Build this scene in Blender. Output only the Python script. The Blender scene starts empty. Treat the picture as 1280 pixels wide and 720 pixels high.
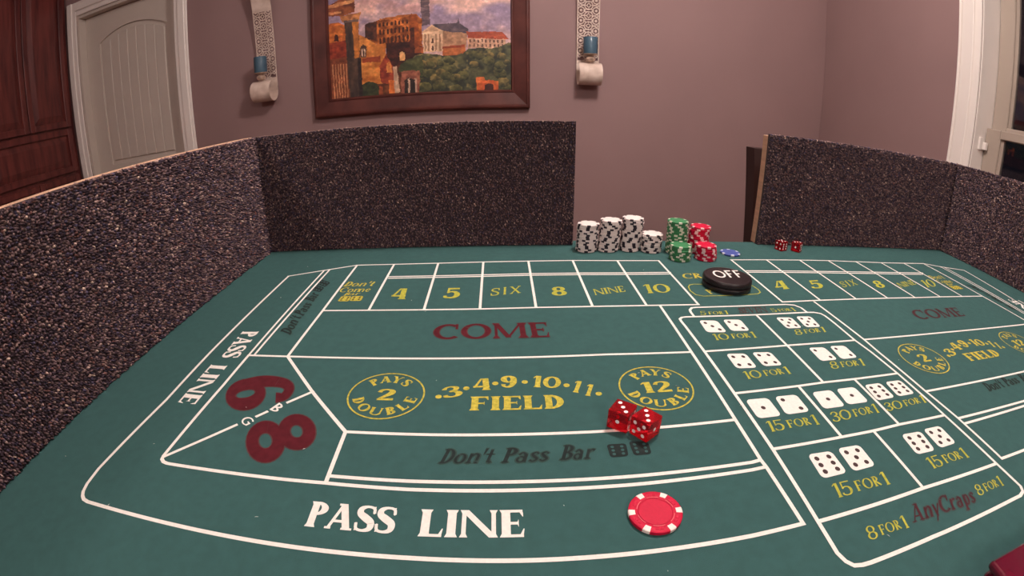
import bpy, math, random
import numpy as np
from mathutils import Matrix, Vector
random.seed(7); rng = np.random.default_rng(7)
sc = bpy.context.scene
COL = sc.collection
TZ = 0.90                    # height of the felt above the floor (metres)
# ---------------------------------------------------------------- camera (wide-angle action-camera lens)
cd = bpy.data.cameras.new('camera'); cam = bpy.data.objects.new('camera', cd); COL.objects.link(cam); sc.camera = cam
cd.type = 'PANO'; cd.sensor_fit = 'HORIZONTAL'; cd.sensor_width = 36.0; cd.clip_start = 0.01
cy = cd
cy.panorama_type = 'FISHEYE_LENS_POLYNOMIAL'
cy.fisheye_fov = math.radians(170)
cy.fisheye_polynomial_k0 = 0.0
cy.fisheye_polynomial_k1 = -1.09718007 / 18.0
cy.fisheye_polynomial_k2 = 0.0
cy.fisheye_polynomial_k3 = 0.04247284 / 18.0 ** 3
cy.fisheye_polynomial_k4 = 0.0
ax = ((0.9997493, -0.0216763, -0.0056102), (-0.0135185, -0.3846168, -0.9229773), (0.0178489, 0.9228218, -0.3848134))
cam.matrix_world = Matrix(((ax[0][0], -ax[1][0], -ax[2][0], 0), (ax[0][1], -ax[1][1], -ax[2][1], 0), (ax[0][2], -ax[1][2], -ax[2][2], TZ + 0.26), (0, 0, 0, 1)))
# ---------------------------------------------------------------- world (night outside) and exposure
w = bpy.data.worlds.new('night'); sc.world = w; w.use_nodes = True
w.node_tree.nodes['Background'].inputs[0].default_value = (0.02, 0.025, 0.04, 1)
w.node_tree.nodes['Background'].inputs[1].default_value = 0.15
vs = sc.view_settings
vs.view_transform = 'Standard'; vs.look = 'None'; vs.gamma = 1.0; vs.use_curve_mapping = False
vs.exposure = 0.0
# lamp above the table, then two added fill lamps: (x, y, watts, size)
LAMPS = [(0.45, 0.85, 62.0, 0.42), (-1.3, -1.2, 34.0, 0.42), (0.9, -1.6, 36.0, 0.42)]
LAMP_COLOUR = (1.0, 0.88, 0.83)
CEIL = 2.62
# ---------------------------------------------------------------- helpers
def srgb(r, g, b):
    f = lambda c: (c / 255 / 12.92) if c / 255 <= 0.04045 else ((c / 255 + 0.055) / 1.055) ** 2.4
    return (f(r), f(g), f(b), 1.0)
MATS = {}
def mat(name, col, rough=0.6, var=0.0, scale=30.0, bump=0.0, bscale=None, metal=0.0, trans=0.0, ior=1.45, spec=0.5, stretch=None, col2=None, coat=0.0, sheen=0.0, detail=4.0):
    """Principled material with procedural noise: two tones of colour and fine relief."""
    if name in MATS: return MATS[name]
    m = bpy.data.materials.new(name); m.use_nodes = True; MATS[name] = m
    nt = m.node_tree; N = nt.nodes; K = nt.links; b = N['Principled BSDF']
    b.inputs['Base Color'].default_value = col; b.inputs['Roughness'].default_value = rough
    b.inputs['Metallic'].default_value = metal; b.inputs['IOR'].default_value = ior
    b.inputs['Transmission Weight'].default_value = trans; b.inputs['Specular IOR Level'].default_value = spec
    b.inputs['Coat Weight'].default_value = coat; b.inputs['Sheen Weight'].default_value = sheen
    tc = N.new('ShaderNodeTexCoord'); mp = N.new('ShaderNodeMapping'); K.new(tc.outputs['Object'], mp.inputs[0])
    if stretch: mp.inputs['Scale'].default_value = stretch
    if var > 0 or col2:
        n = N.new('ShaderNodeTexNoise'); n.inputs['Scale'].default_value = scale; n.inputs['Detail'].default_value = detail
        K.new(mp.outputs[0], n.inputs['Vector'])
        mx = N.new('ShaderNodeMix'); mx.data_type = 'RGBA'
        c2 = col2 or tuple(c * (1 - var) for c in col[:3]) + (1,)
        c1 = col if col2 else tuple(min(1, c * (1 + var)) for c in col[:3]) + (1,)
        mx.inputs['A'].default_value = c2; mx.inputs['B'].default_value = c1
        rp = N.new('ShaderNodeMapRange'); rp.inputs[1].default_value = 0.33; rp.inputs[2].default_value = 0.67
        K.new(n.outputs['Fac'], rp.inputs[0]); K.new(rp.outputs[0], mx.inputs['Factor']); K.new(mx.outputs['Result'], b.inputs['Base Color'])
    if bump > 0:
        n2 = N.new('ShaderNodeTexNoise'); n2.inputs['Scale'].default_value = bscale or scale * 3; n2.inputs['Detail'].default_value = 3
        K.new(mp.outputs[0], n2.inputs['Vector'])
        bp = N.new('ShaderNodeBump'); bp.inputs['Strength'].default_value = bump; bp.inputs['Distance'].default_value = 0.002
        K.new(n2.outputs['Fac'], bp.inputs['Height']); K.new(bp.outputs[0], b.inputs['Normal'])
    return m
def attr_mat(name, attr, rough, spec=0.3, grain=0.0):
    """Material whose colour comes from a colour attribute (yarn colours, painted canvas)."""
    m = bpy.data.materials.new(name); m.use_nodes = True; MATS[name] = m
    nt = m.node_tree; b = nt.nodes['Principled BSDF']; a = nt.nodes.new('ShaderNodeAttribute'); a.attribute_name = attr
    nt.links.new(a.outputs['Color'], b.inputs['Base Color']); b.inputs['Roughness'].default_value = rough; b.inputs['Specular IOR Level'].default_value = spec
    if grain:
        n = nt.nodes.new('ShaderNodeTexNoise'); n.inputs['Scale'].default_value = 900; bp = nt.nodes.new('ShaderNodeBump'); bp.inputs['Strength'].default_value = grain; bp.inputs['Distance'].default_value = 0.001
        nt.links.new(n.outputs['Fac'], bp.inputs['Height']); nt.links.new(bp.outputs[0], b.inputs['Normal'])
    return m
def tag(o, label=None, cat=None, group=None, kind=None):
    if label: o['label'] = label
    if cat: o['category'] = cat
    if group: o['group'] = group
    if kind: o['kind'] = kind
    return o
def link(name, data, parent=None, loc=None, rz=0.0):
    o = bpy.data.objects.new(name, data); COL.objects.link(o)
    if parent is not None: o.parent = parent
    if loc is not None: o.location = loc
    if rz: o.rotation_euler = (0, 0, rz)
    return o
def empty(name, loc=(0, 0, 0), rz=0.0):
    o = link(name, None, None, loc, rz); o.empty_display_size = 0.02; return o
class MB:
    """Collects shapes into one mesh."""
    def __init__(s): s.v = []; s.f = []
    def add(s, vs, fs):
        k = len(s.v); s.v += [tuple(p) for p in vs]; s.f += [tuple(i + k for i in f) for f in fs]; return s
    def box(s, x0, x1, y0, y1, z0, z1, c=0.0):
        if c <= 0:
            return s.add([(x0, y0, z0), (x1, y0, z0), (x1, y1, z0), (x0, y1, z0), (x0, y0, z1), (x1, y0, z1), (x1, y1, z1), (x0, y1, z1)],
                         [(3, 2, 1, 0), (4, 5, 6, 7), (0, 1, 5, 4), (1, 2, 6, 5), (2, 3, 7, 6), (3, 0, 4, 7)])
        X = (x0, x1); Y = (y0, y1); Zz = (z0, z1); sg = (1, -1); V = []; I = {}
        for a in (0, 1):
            for b in (0, 1):
                for d in (0, 1):
                    P = (X[a], Y[b], Zz[d]); C = (sg[a] * c, sg[b] * c, sg[d] * c)
                    for k in range(3):
                        q = [P[j] + (C[j] if j != k else 0) for j in range(3)]
                        I[a, b, d, k] = len(V); V.append(tuple(q))
        F = []
        for k in range(3):                                   # main faces: k-th axis verts sit on the k-face
            u, w_ = [(1, 2), (2, 0), (0, 1)][k]
            for e in (0, 1):
                q = []
                for (i, j) in ((0, 0), (1, 0), (1, 1), (0, 1)):
                    t = [0, 0, 0]; t[k] = e; t[u] = i; t[w_] = j; q.append(I[t[0], t[1], t[2], k])
                F.append(tuple(q) if e else tuple(reversed(q)))
        for k in range(3):                                   # edge chamfers along axis k
            u, w_ = [(1, 2), (2, 0), (0, 1)][k]
            for i in (0, 1):
                for j in (0, 1):
                    def id_(e, kk):
                        t = [0, 0, 0]; t[k] = e; t[u] = i; t[w_] = j; return I[t[0], t[1], t[2], kk]
                    q = (id_(0, u), id_(1, u), id_(1, w_), id_(0, w_)); F.append(q if i != j else tuple(reversed(q)))
        for a in (0, 1):
            for b in (0, 1):
                for d in (0, 1):
                    q = (I[a, b, d, 0], I[a, b, d, 1], I[a, b, d, 2]); F.append(q if (a + b + d) % 2 else tuple(reversed(q)))
        return s.add(V, F)
    def lathe(s, prof, n=32, c=(0, 0, 0), caps=True):
        V = []; F = []
        for r, z in prof:
            for i in range(n):
                a = 2 * math.pi * i / n; V.append((c[0] + r * math.cos(a), c[1] + r * math.sin(a), c[2] + z))
        for j in range(len(prof) - 1):
            for i in range(n):
                F.append((j * n + i, j * n + (i + 1) % n, (j + 1) * n + (i + 1) % n, (j + 1) * n + i))
        if caps: F.append(tuple(reversed(range(n)))); F.append(tuple((len(prof) - 1) * n + i for i in range(n)))
        return s.add(V, F)
    def prism(s, poly, axis, a0, a1):
        """poly: 2-D points; extruded along axis 'x','y' or 'z' between a0 and a1."""
        n = len(poly); P = {'x': lambda p, a: (a, p[0], p[1]), 'y': lambda p, a: (p[0], a, p[1]), 'z': lambda p, a: (p[0], p[1], a)}[axis]
        V = [P(p, a0) for p in poly] + [P(p, a1) for p in poly]
        F = [tuple(range(n - 1, -1, -1)), tuple(range(n, 2 * n))] + [(i, (i + 1) % n, n + (i + 1) % n, n + i) for i in range(n)]
        return s.add(V, F)
    def build(s, name, m, parent=None, smooth=False, loc=None, rz=0.0):
        me = bpy.data.meshes.new(name); me.from_pydata(s.v, [], s.f); me.update()
        import bmesh
        bm = bmesh.new(); bm.from_mesh(me); bmesh.ops.recalc_face_normals(bm, faces=bm.faces); bm.to_mesh(me); bm.free()
        if m: me.materials.append(m)
        o = link(name, me, parent, loc, rz)
        if smooth:
            for p in me.polygons: p.use_smooth = True
            if hasattr(me, 'set_sharp_from_angle'): me.set_sharp_from_angle(angle=math.radians(38))
        return o
def bevel(o, w_, seg=2):
    md = o.modifiers.new('bevel', 'BEVEL'); md.width = w_; md.segments = seg; md.limit_method = 'ANGLE'; md.angle_limit = math.radians(40); return o
def struct(name, mb, m, parent=None, label=None, cat=None):
    o = mb.build(name, m, parent)
    if parent is None: tag(o, label, cat, kind='structure')
    return o
# ---------------------------------------------------------------- measured craps layout (metres on the felt)
LINES=[([(-0.3613,0.6876),(-0.2509,0.7336),(-0.1849,0.7339),(-0.1092,0.7353),(-0.0335,0.7377),(0.0421,0.7392),(0.1173,0.7403),(0.1944,0.738),(0.2689,0.7373)],0.0036),([(-0.3613,0.6876),(-0.3595,0.4335),(-0.3573,0.331),(-0.3624,0.2549),(-0.3647,0.2184),(-0.3632,0.1981),(-0.3603,0.1886),(-0.3568,0.1838),(-0.3526,0.1807),(-0.3461,0.1793),(-0.2762,0.1789),(-0.148,0.178),(-0.064,0.1777),(0.0125,0.1767),(0.0796,0.1765),(0.1668,0.1765),(0.2107,0.1777)],0.0036),([(-0.3009,0.4288),(-0.3006,0.3666),(-0.3033,0.2596),(-0.3036,0.2492),(-0.3025,0.2449),(-0.2988,0.2419),(-0.2932,0.2407),(-0.2315,0.241),(-0.1709,0.2409),(-0.1387,0.2411),(-0.0731,0.2394),(0.0154,0.2393),(0.0932,0.2388),(0.1951,0.2396),(0.209,0.2406)],0.0036),([(-0.3038,0.7102),(-0.3009,0.4288)],0.003),([(-0.2948,0.7128),(-0.2934,0.4292)],0.003),([(-0.2509,0.7336),(-0.2478,0.5517),(-0.2481,0.429)],0.0036),([(-0.3009,0.4288),(-0.2481,0.429),(-0.1316,0.4285),(-0.0436,0.4287),(0.0336,0.4295),(0.1127,0.4309),(0.2099,0.4284)],0.0036),([(-0.2478,0.5517),(-0.1814,0.5521),(-0.1055,0.5523),(-0.0314,0.5529),(0.0422,0.5551),(0.1178,0.5553),(0.1929,0.5549),(0.2694,0.5539)],0.0036),([(-0.1849,0.7339),(-0.1814,0.5521)],0.0036),([(-0.1092,0.7353),(-0.1055,0.5523)],0.0036),([(-0.0335,0.7377),(-0.0314,0.5529)],0.0036),([(0.0421,0.7392),(0.0422,0.5551)],0.0036),([(0.1173,0.7403),(0.1178,0.5553)],0.0036),([(0.1944,0.738),(0.1929,0.5549)],0.0036),([(0.2689,0.7373),(0.2694,0.5539)],0.0036),([(-0.1808,0.6759),(-0.1081,0.6764),(-0.0334,0.6775),(0.0424,0.6799),(0.1204,0.6803),(0.1942,0.6791),(0.2702,0.6797)],0.0035),([(-0.1792,0.6689),(-0.1072,0.6695),(-0.0332,0.6706),(0.042,0.673),(0.1193,0.6733),(0.1924,0.672),(0.2677,0.6725)],0.0035),([(0.2116,0.5524),(0.2099,0.4284),(0.2083,0.3044),(0.208,0.2493),(0.209,0.2406),(0.2107,0.1777)],0.0036),([(-0.1394,0.3037),(-0.0625,0.3032),(0.0051,0.3033),(0.076,0.3032),(0.1451,0.3035),(0.2083,0.3044)],0.0036),([(-0.2481,0.429),(-0.1908,0.3608),(-0.1394,0.3037),(-0.1385,0.2411)],0.0036),([(-0.1376,0.249),(-0.0744,0.248),(0.0158,0.248),(0.0952,0.2475),(0.1991,0.248),(0.208,0.2493)],0.0036),([(-0.2111,0.3426),(-0.1917,0.3621)],0.0036),([(-0.2504,0.302),(-0.2707,0.2806),(-0.3021,0.2483)],0.0036),([(0.4137,0.742),(0.4914,0.7431),(0.5703,0.7433),(0.6431,0.7419),(0.7167,0.7377),(0.7895,0.7334),(0.8644,0.7325),(0.935,0.7326),(0.9826,0.7122),(1.0494,0.6914),(1.022,0.4938)],0.0036),([(0.4137,0.742),(0.4106,0.555)],0.0036),([(0.4914,0.7431),(0.4856,0.5569)],0.0036),([(0.5703,0.7433),(0.5637,0.5573)],0.0036),([(0.6431,0.7419),(0.6396,0.5565)],0.0036),([(0.7167,0.7377),(0.7125,0.5544)],0.0036),([(0.7895,0.7334),(0.7873,0.5536)],0.0036),([(0.8644,0.7325),(0.8587,0.5515)],0.0036),([(0.935,0.7326),(0.93,0.549),(0.9333,0.4408)],0.0036),([(0.4171,0.6854),(0.4884,0.6843),(0.5625,0.6821),(0.6412,0.68),(0.7166,0.6779),(0.79,0.6755),(0.8661,0.6739)],0.0035),([(0.4134,0.6785),(0.4839,0.6772),(0.5573,0.6748),(0.635,0.6725),(0.7095,0.6702),(0.7819,0.6675),(0.8568,0.6656)],0.0035),([(0.4106,0.555),(0.4856,0.5569),(0.5637,0.5573),(0.6396,0.5565),(0.7125,0.5544),(0.7873,0.5536),(0.8587,0.5515),(0.93,0.549)],0.0036),([(0.9906,0.7083),(0.98,0.4688)],0.003),([(0.9785,0.7147),(0.9707,0.4632)],0.003),([(0.4718,0.4298),(0.65,0.4286),(0.9067,0.4248)],0.0036),([(0.4697,0.5515),(0.4718,0.4298),(0.4702,0.397),(0.4705,0.3042),(0.4734,0.25),(0.4733,0.2401),(0.4733,0.1803)],0.0036),([(0.4705,0.3042),(0.7058,0.3014)],0.0036),([(0.4734,0.25),(0.6212,0.2473)],0.0036),([(0.4733,0.2401),(0.6091,0.2394)],0.0036),([(0.4733,0.1803),(0.5198,0.1793)],0.0036),([(0.2254,0.2597),(0.2257,0.3445),(0.2261,0.4281),(0.2256,0.4913),(0.2251,0.5054),(0.2257,0.5116),(0.23,0.5158),(0.2363,0.5168),(0.3423,0.5161),(0.4298,0.5173),(0.444,0.5162),(0.4532,0.5115),(0.4557,0.5041),(0.4562,0.4814),(0.4547,0.4301),(0.4578,0.3988),(0.4592,0.3459),(0.4583,0.2597),(0.4587,0.177),(0.4597,0.152),(0.4602,0.142),(0.4563,0.1359),(0.4477,0.1332),(0.4328,0.1333),(0.3278,0.132),(0.3136,0.132),(0.2453,0.1301),(0.2373,0.1304),(0.2305,0.132),(0.226,0.1373),(0.2233,0.1457),(0.2236,0.1762),(0.2254,0.2597)],0.0036),([(0.2261,0.4281),(0.3412,0.43),(0.4547,0.4301)],0.0036),([(0.2257,0.3445),(0.3051,0.3461),(0.3404,0.3473),(0.386,0.3465),(0.4592,0.3459)],0.0036),([(0.2254,0.2597),(0.3038,0.2604),(0.3453,0.2603),(0.384,0.2615),(0.4583,0.2597)],0.0036),([(0.2236,0.1762),(0.3437,0.1793),(0.4587,0.177)],0.0036),([(0.3423,0.5161),(0.3412,0.43),(0.3404,0.3473)],0.0036),([(0.3051,0.3461),(0.3038,0.2604)],0.0036),([(0.386,0.3465),(0.384,0.2615)],0.0036),([(0.3453,0.2603),(0.3437,0.1793)],0.0036),([(0.2481,0.517),(0.2484,0.5306),(0.2498,0.5375),(0.2553,0.5439),(0.2625,0.5448),(0.4103,0.5459),(0.4247,0.5425),(0.431,0.5328),(0.4316,0.5199)],0.0036)]
YBOX=[(0.3058,0.6277),(0.2913,0.6282),(0.2836,0.6253),(0.2787,0.6177),(0.276,0.6027),(0.279,0.5881),(0.2893,0.5825),(0.3215,0.5828),(0.3668,0.5848),(0.3848,0.587),(0.3922,0.5921),(0.3945,0.6043),(0.3922,0.6186),(0.3624,0.6251),(0.3058,0.6277)]
TEXTS=[('PASS','west','white',(-0.1422,0.1972),(-0.0771,0.197),(-0.1426,0.2214)),('LINE','west','white',(-0.0602,0.196),(0.0115,0.1959),(-0.0604,0.2204)),("Don't",'serif','black',(-0.0533,0.2683),(-0.0121,0.2691),(-0.0484,0.2855)),('Pass','serif','black',(-0.0043,0.269),(0.0319,0.2698),(0.0009,0.2864)),('Bar','serif','black',(0.0419,0.2703),(0.0694,0.2702),(0.0475,0.2879)),('COME','wide','maroon',(-0.0834,0.4715),(0.0529,0.4738),(-0.0849,0.5092)),('FIELD','slab','gold',(-0.0329,0.3374),(0.0539,0.338),(-0.0327,0.3587)),('3','slab','gold',(-0.0566,0.3559),(-0.0406,0.3607),(-0.0616,0.3732)),('4','slab','gold',(-0.0304,0.3688),(-0.0146,0.3698),(-0.0321,0.3888)),('9','slab','gold',(-0.0037,0.3731),(0.0122,0.3734),(-0.0045,0.3937)),('10','slab','gold',(0.0263,0.3734),(0.0533,0.3696),(0.0294,0.3932)),('1','slab','gold',(0.0635,0.3635),(0.0697,0.3612),(0.0705,0.3825)),('1','slab','gold',(0.0746,0.3572),(0.0803,0.3551),(0.0815,0.3757)),('4','slab','yellow',(-0.1592,0.5881),(-0.1384,0.5876),(-0.1621,0.6267)),('5','slab','yellow',(-0.0838,0.5891),(-0.0629,0.5893),(-0.0834,0.6259)),('SIX','thin','yellow',(-0.0188,0.5948),(0.0242,0.6043),(-0.0179,0.6213)),('8','slab','yellow',(0.0673,0.5926),(0.089,0.5935),(0.0681,0.6244)),('NINE','serif','yellow',(0.128,0.5925),(0.1758,0.6037),(0.1283,0.6138)),('10','serif','yellow',(0.2048,0.5962),(0.245,0.5978),(0.2087,0.6293)),('4','slab','yellow',(0.4292,0.6007),(0.4543,0.6045),(0.4377,0.6356)),('CR','serif','gold',(0.2834,0.6516),(0.3162,0.653),(0.288,0.6736)),('P','serif','gold',(0.3032,0.5897),(0.3119,0.5905),(0.3004,0.6056)),('5','slab','yellow',(0.5036,0.6027),(0.5292,0.6053),(0.5155,0.6375)),('SIX','thin','yellow',(0.5742,0.6052),(0.6185,0.6159),(0.5809,0.63)),('8','slab','yellow',(0.6553,0.5994),(0.6812,0.6031),(0.6654,0.6321)),('NINE','serif','yellow',(0.7181,0.5987),(0.781,0.6146),(0.7256,0.621)),('10','serif','yellow',(0.7955,0.5976),(0.8369,0.6029),(0.8126,0.6336)),('COME','wide','wine',(0.6366,0.4746),(0.7701,0.4747),(0.6456,0.5075)),('FIELD','slab','gold',(0.6207,0.3473),(0.7052,0.3467),(0.6215,0.3674)),('PASS','west','white',(-0.3415,0.4883),(-0.3371,0.4214),(-0.3166,0.4891)),('LINE','west','white',(-0.341,0.4048),(-0.3391,0.3278),(-0.3172,0.4042)),("Don't",'serif','black',(-0.2672,0.4809),(-0.2723,0.5314),(-0.285,0.4903)),('Pass','serif','black',(-0.2712,0.5348),(-0.2722,0.5726),(-0.2888,0.5452)),('Bar','serif','black',(-0.2742,0.5822),(-0.2746,0.6104),(-0.2916,0.5912)),("Don't",'serif','gold',(-0.2461,0.6377),(-0.1983,0.6381),(-0.2431,0.6568)),('Come','serif','gold',(-0.2459,0.615),(-0.1973,0.616),(-0.2452,0.6332)),('Bar','serif','gold',(-0.2343,0.6023),(-0.21,0.6047),(-0.2323,0.6125)),('5 FOR 1','odds','yellow',(0.2594,0.5207),(0.3016,0.5203),(0.2618,0.5327)),('5 FOR 1','odds','yellow',(0.3741,0.5223),(0.4161,0.523),(0.3743,0.5342)),('SEVEN','serif','brown',(0.3204,0.5225),(0.3662,0.5236),(0.3254,0.5396)),('10 FOR 1','odds','yellow',(0.2509,0.4525),(0.3103,0.4534),(0.2528,0.4681)),('8 FOR 1','odds','yellow',(0.371,0.4542),(0.4247,0.4573),(0.3751,0.4687)),('10 FOR 1','odds','yellow',(0.2518,0.3671),(0.311,0.3698),(0.253,0.3821)),('8 FOR 1','odds','yellow',(0.3702,0.3707),(0.4246,0.3704),(0.3756,0.3864)),('15 FOR 1','odds','yellow',(0.235,0.2819),(0.2924,0.2824),(0.2371,0.2971)),('30 FOR 1','odds','yellow',(0.3093,0.2821),(0.3749,0.2844),(0.3134,0.2973)),('30 FOR 1','odds','yellow',(0.3865,0.2839),(0.4535,0.2855),(0.3909,0.2979)),('15 FOR 1','odds','yellow',(0.2539,0.1936),(0.3142,0.1935),(0.2568,0.209)),('15 FOR 1','odds','yellow',(0.3736,0.196),(0.4322,0.1955),(0.3757,0.2109)),('8 FOR 1','odds','yellow',(0.2561,0.1478),(0.2991,0.1475),(0.2587,0.1604)),('8 FOR 1','odds','yellow',(0.3977,0.1509),(0.4406,0.1508),(0.4017,0.1636)),('AnyCraps','serif','wine',(0.3064,0.1505),(0.3883,0.1469),(0.3151,0.1673)),('6','bulb6','maroon',(-0.3007,0.368),(-0.2671,0.317),(-0.2385,0.401)),('8','bulb','maroon',(-0.2414,0.3007),(-0.2091,0.2497),(-0.1872,0.3351)),('B','sans','white',(-0.2262,0.3296),(-0.2177,0.3247),(-0.2204,0.3412)),('I','sans','white',(-0.2371,0.3175),(-0.2342,0.3154),(-0.2278,0.3277)),('G','sans','white',(-0.2503,0.3096),(-0.24,0.3014),(-0.2429,0.3178))]
PDICE=[(3,'white',(0.2504,0.506),(0.2755,0.5034),(0.2754,0.4711),(0.248,0.4731)),(3,'white',(0.2851,0.5057),(0.3109,0.5037),(0.3091,0.4721),(0.2829,0.474)),(5,'white',(0.3685,0.5059),(0.3944,0.5038),(0.3925,0.4724),(0.3677,0.4731)),(5,'white',(0.4035,0.5063),(0.4294,0.5042),(0.4252,0.4722),(0.3997,0.4738)),(4,'white',(0.2503,0.4203),(0.2753,0.4183),(0.275,0.3873),(0.2491,0.389)),(4,'white',(0.2844,0.4199),(0.3094,0.4177),(0.3096,0.3883),(0.2845,0.3891)),(2,'white',(0.3683,0.4211),(0.3926,0.4193),(0.3929,0.3893),(0.3665,0.3893)),(2,'white',(0.4027,0.421),(0.4271,0.4192),(0.4264,0.3892),(0.3991,0.3892)),(1,'white',(0.2324,0.3325),(0.2585,0.332),(0.2585,0.3024),(0.2319,0.3024)),(2,'white',(0.267,0.3327),(0.2937,0.3322),(0.293,0.3031),(0.264,0.303)),(1,'white',(0.3144,0.3327),(0.3412,0.3326),(0.3399,0.3032),(0.3113,0.3038)),(1,'white',(0.3486,0.333),(0.3749,0.3325),(0.3746,0.304),(0.3446,0.3048)),(6,'white',(0.3911,0.3332),(0.4167,0.3329),(0.4161,0.3042),(0.3873,0.3035)),(6,'white',(0.4253,0.3331),(0.4511,0.3325),(0.4507,0.3043),(0.4218,0.3044)),(6,'white',(0.2547,0.2466),(0.2808,0.2456),(0.2801,0.2173),(0.2524,0.2165)),(5,'white',(0.2891,0.2471),(0.3154,0.2463),(0.3144,0.2177),(0.2871,0.2168)),(6,'white',(0.374,0.2473),(0.4026,0.2456),(0.3973,0.2166),(0.3703,0.2177)),(5,'white',(0.4082,0.2473),(0.4353,0.2465),(0.4336,0.2181),(0.4062,0.2174)),(6,'black',(0.0823,0.2862),(0.0989,0.286),(0.0977,0.2705),(0.0827,0.2703)),(6,'black',(0.1017,0.2881),(0.118,0.2868),(0.1173,0.2709),(0.1023,0.2705)),(6,'black',(-0.2954,0.6259),(-0.2956,0.6484),(-0.2751,0.634),(-0.2761,0.6167)),(6,'black',(-0.2955,0.6507),(-0.295,0.6696),(-0.2723,0.6553),(-0.2747,0.6371)),(6,'gold',(-0.2358,0.6004),(-0.2201,0.6),(-0.2194,0.5823),(-0.2364,0.5827)),(6,'gold',(-0.219,0.6003),(-0.202,0.6005),(-0.201,0.5835),(-0.2184,0.5833))]
RINGS=[(-0.1148,0.3609,0.0375),(0.1485,0.3648,0.0373)]
DOTS=[(-0.063,0.3587),(-0.0375,0.3726),(-0.0096,0.3807),(0.0194,0.3823),(0.0598,0.3747),(0.0889,0.3586)]
XC=0.3410
# ================================================================ materials of the room
M_wall = mat('taupe_paint', srgb(148, 120, 119), 0.75, 0.03, 3.0, 0.06, 400)
M_ceil = mat('ceiling_paint', srgb(225, 218, 208), 0.85, 0.02, 4.0)
M_floor = mat('floor_wood', srgb(110, 70, 45), 0.4, 0.25, 6.0, stretch=(1, 8, 1))
M_trim = mat('white_trim_paint', srgb(240, 232, 226), 0.4, 0.02, 6.0)
M_door = mat('door_paint', srgb(205, 194, 184), 0.42, 0.02, 6.0)
M_cherry = mat('cherry_wood', srgb(118, 58, 53), 0.32, 0.0, 5.0, 0.04, 60, stretch=(6, 6, 0.7), col2=srgb(78, 36, 36), detail=8)
M_cherryd = mat('cherry_moulding', srgb(84, 35, 32), 0.34, 0.2, 8.0, stretch=(6, 6, 1))
M_frame = mat('mahogany_frame', srgb(96, 50, 44), 0.45, 0.0, 9.0, 0.03, 90, col2=srgb(70, 34, 31), spec=.3)
M_glass = mat('night_glass', (0.9, 0.92, 0.95, 1), 0.02, trans=1.0, ior=1.45)
M_sash = mat('sash_paint', srgb(170, 156, 144), 0.45, 0.03, 8.0)
Z = lambda z: TZ + z
WY = 2.30; WX = 1.765; LX = -3.27; FY = -3.2
# ================================================================ room shell
struct('floor', MB().box(LX - .1, WX + .25, FY - .1, WY + .15, -.05, 0), M_floor, label='dark wooden floor of the room', cat='floor')
struct('ceiling', MB().box(LX - .1, WX + .25, FY - .1, WY + .15, CEIL, CEIL + .05), M_ceil, label='white ceiling of the room', cat='ceiling')
DX0, DX1, DZ1 = -2.571, -1.762, Z(1.112)
mb = MB().box(LX - .1, DX0, WY, WY + .12, 0, CEIL).box(DX1, WX + .12, WY, WY + .12, 0, CEIL).box(DX0, DX1, WY, WY + .12, DZ1, CEIL)
struct('wall_back', mb, M_wall, label='taupe painted wall behind the gaming table', cat='wall')
Y0, Y1, WZ0, WZ1 = .12, 1.254, Z(-.34), Z(1.22)
mb = MB().box(WX, WX + .12, Y1, WY, 0, CEIL).box(WX, WX + .12, FY, Y0, 0, CEIL).box(WX, WX + .12, Y0, Y1, 0, WZ0).box(WX, WX + .12, Y0, Y1, WZ1, CEIL)
struct('wall_right', mb, M_wall, label='taupe painted side wall with the window', cat='wall')
struct('wall_left', MB().box(LX - .1, LX, FY, WY, 0, CEIL), M_wall, label='taupe wall behind the cherry cabinet', cat='wall')
struct('wall_front', MB().box(LX - .1, WX + .12, FY - .1, FY, 0, CEIL), M_wall, label='taupe wall behind the camera', cat='wall')
struct('baseboard_back', MB().box(DX1 + .095, WX, WY - .015, WY, 0, .13), M_trim, label='white baseboard along the back wall', cat='baseboard')
# ---- door in the back wall: casing, jamb, leaf with arched plank panel
door = empty('door_1', (0, 0, 0)); tag(door, 'white interior door with an arched grooved panel beside the cherry cabinet', 'door', kind='structure')
def casing(mb, x0, x1, z0, z1, along):
    if along == 'z':
        mb.box(x0, x1, WY - .012, WY - .001, z0, z1, .003)
        a, b = (x0 + .012, x1 - .03) if x0 < -2 else (x0 + .03, x1 - .012)
        mb.box(a, b, WY - .021, WY - .012, z0, z1, .004)
    else:
        mb.box(x0, x1, WY - .012, WY - .001, z0, z1, .003); mb.box(x0, x1, WY - .021, WY - .012, z0 + .03, z1 - .012, .004)
for a, b in ((-2.66, DX0), (DX1, -1.672)):
    m_ = MB(); casing(m_, a, b, 0.001, DZ1 + .09, 'z'); m_.build('casing', M_trim, door)
m_ = MB(); casing(m_, DX0 + .001, DX1 - .001, DZ1, DZ1 + .09, 'x'); m_.build('casing', M_trim, door)
m_ = MB().box(DX0, DX0 + .018, WY, WY + .115, .001, DZ1).box(DX1 - .018, DX1, WY, WY + .115, .001, DZ1).box(DX0 + .018, DX1 - .018, WY, WY + .115, DZ1 - .018, DZ1 - .0005); m_.build('jamb', M_door, door)
lx0, lx1, lz1, ly = DX0 + .02, DX1 - .02, DZ1 - .02, WY + .06
px0, px1, pz0, pzs, pza = -2.43, -1.868, Z(.14), Z(.905), Z(.974)         # panel: bottom, spring line, apex
leaf = MB().box(lx0, lx1, ly + .012, ly + .04, .008, lz1)
for p in ((lx0, px0, .008, lz1), (px1, lx1, .008, lz1), (px0, px1, .008, .22), (px0, px1, Z(-.02), pz0)):
    leaf.box(p[0], p[1], ly, ly + .012, p[2], p[3])
arch = [(px0 + (px1 - px0) * i / 24, pzs + (pza - pzs) * math.sin(math.pi * i / 24) ** .8) for i in range(25)]
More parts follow.
